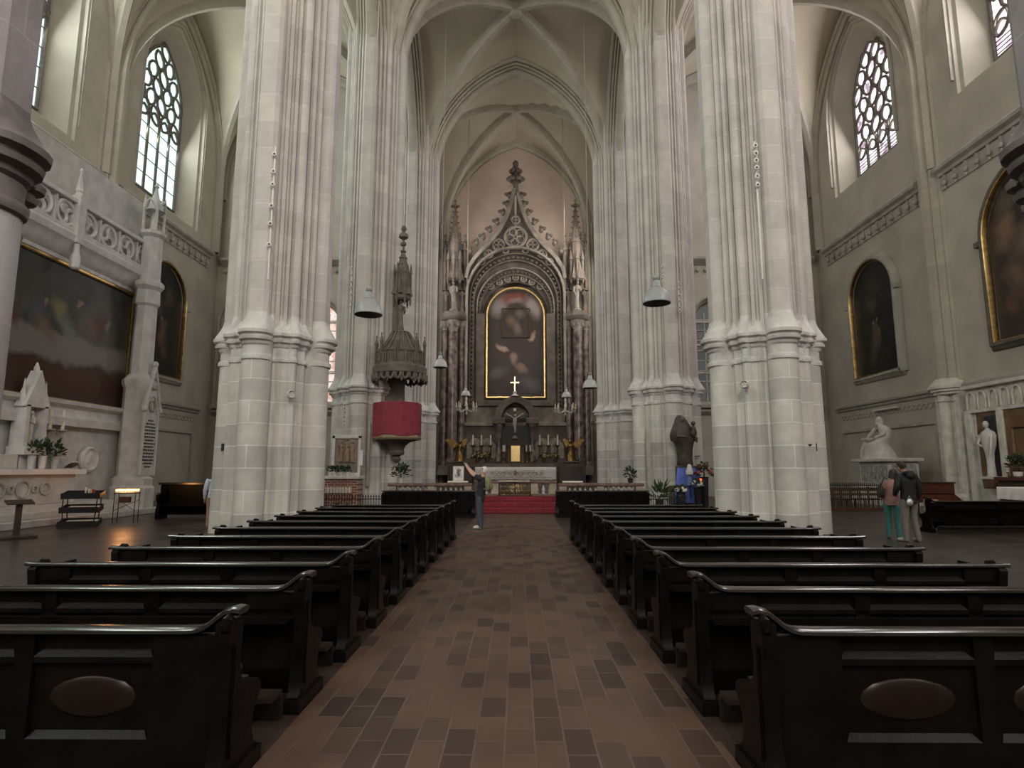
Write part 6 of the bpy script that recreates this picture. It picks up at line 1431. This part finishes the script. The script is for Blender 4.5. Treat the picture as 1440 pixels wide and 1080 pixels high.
    for s in(-1,1): g.ball(tuple(e+sd*s*.032*k+fd*.083*k+up_*.028*k),.009*k,6,5)
    g.build('eyes',M['hairb'],t); g=MB(); g.tube([e+fd*.093*k-up_*.055*k-sd*.024*k,e+fd*.10*k-up_*.055*k,e+fd*.093*k-up_*.055*k+sd*.024*k],.006*k,5); g.build('mouth',M['pink'],t)
    return t,D,k
# man photographing the vault from the aisle (faces left, arms raised)
fm=at(675,744,Z=0)
t,D,k=person('white haired man in dark vest and jeans holding up a phone in the aisle',(fm.x,fm.y,.006),-PI/2-.25,dict(
   waist=(0,.03,1.10,(.145,.115)),chest=(0,.06,1.32,(.165,.125)),neck=(0,.085,1.49,.057),headb=(0,.075,1.57,(.072,.085)),headt=(0,.115,1.67,(.075,.09)),face=(0,-.9,.45,0),
   shL=(.18,.05,1.41,.062),elL=(.15,-.20,1.53,.047),wrL=(.06,-.38,1.72,.031),paL=(.045,-.42,1.79,(.020,.04)),shR=(-.18,.05,1.41,.062),elR=(-.15,-.20,1.52,.047),wrR=(-.06,-.38,1.71,.031),paR=(-.045,-.42,1.78,(.020,.04)),
   kneeL=(.10,-.01,.50,.062),ankL=(.11,.05,.09,.042),toeL=(.12,-.13,.035,.036),ankR=(-.11,.0,.09,.042),toeR=(-.12,-.18,.035,.036)),M['tee'],M['jeans'],M['hairw'],'short',1.72,hem=.15)
ph=thing('smartphone','dark phone held up by the man in the aisle','phone',t.matrix_basis@Vector((0,-.45*k,1.83*k)),rz=-PI/2-.25); MB().cbox((0,0,0),(.15,.01,.075),rx=-.3).build('case',M['phone'],ph,bevel=.003); MB().cbox((0,.0055,0),(.135,.002,.066),rx=-.3).build('screen',mat('phone_screen',(.03,.03,.035),.2,emit=(.4,.42,.45),estr=.4),ph)
bpk=thing('backpack','olive yellow backpack on the back of the man in the aisle','backpack',t.matrix_basis@Vector((0,.235*k,1.06*k)),rz=-PI/2-.25)
MB().loft([[(a*math.copysign(abs(math.cos(2*PI*i/16))**.6,math.cos(2*PI*i/16)),o+b*math.copysign(abs(math.sin(2*PI*i/16))**.6,math.sin(2*PI*i/16)),z) for i in range(16)] for a,b,o,z in((.10,.05,0,0),(.15,.085,.01,.05),(.16,.10,.02,.2),(.15,.09,.0,.36),(.10,.06,-.02,.45),(.05,.03,-.03,.47))]).build('bag',M['pack'],bpk,smooth=60)
bpk.scale=(.88,.88,.86); MB().ball((0,.11,.14),(.11,.04,.10),10,6).build('front_pocket',M['pack'],bpk)
for s in(-1,1): MB().tube([(s*.10,-.05,.42),(s*.11,-.12,.46),(s*.12,-.25,.42),(s*.125,-.32,.28),(s*.12,-.28,.12),(s*.10,-.08,.06)],.018,6).build('strap',M['pack'],bpk)
# couple in the right aisle, seen from behind
cm=at(1283,762,Z=0)
t,D,k=person('dark haired man in black jacket and grey trousers standing in the right aisle',(cm.x,cm.y,0),PI+.15,dict(headb=(.07,-.03,1.58,(.072,.085)),headt=(.10,-.03,1.69,(.075,.09)),neck=(.03,-.01,1.50,.058),face=(.3,-1,0,0),elL=(.30,.02,1.14,.052),wrL=(.20,-.16,1.02,.033),paL=(.13,-.2,1.0,(.02,.04)),elR=(-.27,.04,1.13,.052),wrR=(-.26,-.06,.90,.033),
   kneeL=(.12,-.01,.50,.07),ankL=(.14,.0,.09,.046),toeL=(.17,-.16,.035,.04),kneeR=(-.11,-.02,.5,.07),ankR=(-.13,.04,.09,.046),toeR=(-.17,-.12,.035,.04),chest=(0,0,1.33,(.185,.13)),shL=(.2,0,1.42,.072),shR=(-.2,0,1.42,.072)),M['black'],M['stoneT'],M['hairb'],'long',1.82,hem=.12)
m=MB(); m.tube([(.09*math.cos(a)*k,.05+.07*math.sin(a)*k,(1.50+.02*math.sin(a))*k) for a in [2*PI*i/12 for i in range(12)]],.042*k,7,closed=True); m.ball((0,.13*k,1.45*k),(.11*k,.05*k,.09*k),9,6); m.build('hood',M['black'],t,smooth=60)
sb=thing('silver_bag','small crumpled silver bag hanging at the hip of the man in black','bag',t.matrix_basis@Vector((.12*k,.17*k,.82*k))); m=MB(); m.ball((0,0,.05),(.075,.05,.085),9,6); m.tube([(-.04,0,.11),(0,0,.2),(.04,0,.11)],.006,4); m.build('pouch',mat('crumpled_silver_foil',(.7,.7,.72),.3,metal=.6,var=.3,scale=30,bump=.6,bscale=40),sb)
cw=at(1258,757,Z=0)
t2,D2,k2=person('woman in teal trousers leaning close beside the man in black',(cw.x,cw.y,0),PI-.5,dict(waist=(-.02,.0,1.10,(.125,.095)),chest=(-.05,-.03,1.31,(.15,.11)),neck=(-.06,-.05,1.48,.05),headb=(-.08,-.07,1.56,(.07,.085)),headt=(-.10,-.08,1.67,(.074,.09)),shL=(.12,-.02,1.40,.058),shR=(-.21,-.03,1.40,.058),elL=(.19,.0,1.12,.043),wrL=(.16,-.08,.90,.029),paL=(.15,-.11,.83,(.018,.035)),elR=(-.29,-.08,1.14,.043),wrR=(-.30,-.20,1.0,.029),paR=(-.30,-.25,.96,(.018,.035)),face=(-.4,-1,0,0),kneeL=(.09,-.02,.5,.064),kneeR=(-.09,-.02,.5,.064)),M['pink'],M['teal'],M['hairb'],'short',1.66,True,hem=.12)
sb=thing('shoulder_bag','dark olive shoulder bag at the side of the woman in teal trousers','bag',t2.matrix_basis@Vector((.22*k2,.05*k2,1.02*k2)),rz=PI-.5)
MB().loft([[(a*math.cos(2*PI*i/14),b*math.sin(2*PI*i/14),z) for i in range(14)] for a,b,z in((.05,.10,0),(.075,.15,.06),(.07,.15,.2),(.05,.11,.28))]).build('bag',M['olive'],sb,smooth=60); MB().tube([(0,-.1,.26),(-.09,-.07,.46),(-.11,0,.5),(-.09,.07,.46),(0,.1,.26)],.012,5).build('strap',M['olive'],sb)
# visitor half hidden behind the left big pier
person('person in white shirt and tan trousers half hidden by the left big pier',(at(299,720,Y=17.7).x,17.7,0),PI+.4,dict(waist=(0,-.03,1.1,(.15,.115)),chest=(0,-.08,1.30,(.175,.13)),elR=(-.29,.0,1.12,.06),wrR=(-.27,-.16,.92,.035)),M['shirtw'],M['khaki'],M['hairb'],'long',1.62)
# ------------------------------------------------------------------ daylight through the windows, added chancel light, camera, view
def area(name,loc,direction,sx,sy,power,col):
    l=bpy.data.lights.new(name,'AREA'); l.shape='RECTANGLE'; l.size=sx; l.size_y=sy; l.energy=power; l.color=col
    o=bpy.data.objects.new(name,l); COL.objects.link(o); o.location=loc; o.rotation_euler=Vector(direction).to_track_quat('-Z','Y').to_euler(); return o
area('west_daylight',(0,-16.4,16.5),(0,1,-.12),5.4,15,6200,(1,.93,.84))
for s in(-1,1):
    area('west_aisle_daylight',(s*12.9,-16.4,17),(0,1,-.2),3.6,11,2000,(1,.95,.89))
    for j in(0,1,2,3,4):
        yc=(GY[j]+GY[j+1])/2
        area('aisle_daylight',(s*20.05,yc,21),(-s,0,-.25),3.6,8.5,(2800,1800,700,1050,1000)[j],(.93,1,.94) if s<0 else (1,.92,.93))
area('added_chancel_light',(6.75,42.2,15.5),(-1,.2,-.5),2.8,12,620,(1,.90,.80))  # added light from the right, side taken from the finial's shadow
area('added_chancel_light',(-6.75,42.2,15.5),(1,.2,-.5),2.8,12,280,(1,.92,.84))  # weaker added fill from the left for the altarpiece
w=bpy.data.worlds.new('sky'); SC.world=w; w.use_nodes=True
w.node_tree.nodes['Background'].inputs[0].default_value=(.55,.6,.65,1); w.node_tree.nodes['Background'].inputs[1].default_value=.4
cam=bpy.data.cameras.new('camera'); co=bpy.data.objects.new('camera',cam); COL.objects.link(co)
cam.sensor_width=36; cam.lens=36*FPX/1440; cam.clip_end=300; cam.clip_start=.05
co.location=(CX,0,EYE); co.rotation_euler=(PI/2+PITCH,0,YAW)
SC.camera=co
SC.view_settings.view_transform='Standard'; SC.view_settings.look='None'; SC.view_settings.gamma=1; SC.view_settings.exposure=.15; SC.view_settings.use_curve_mapping=False
SC.cycles.max_bounces=7; SC.cycles.diffuse_bounces=5; SC.cycles.glossy_bounces=3; SC.cycles.transmission_bounces=4
SC.cycles.caustics_reflective=False; SC.cycles.caustics_refractive=False; SC.cycles.sample_clamp_indirect=6
SC.cycles.use_denoising=True
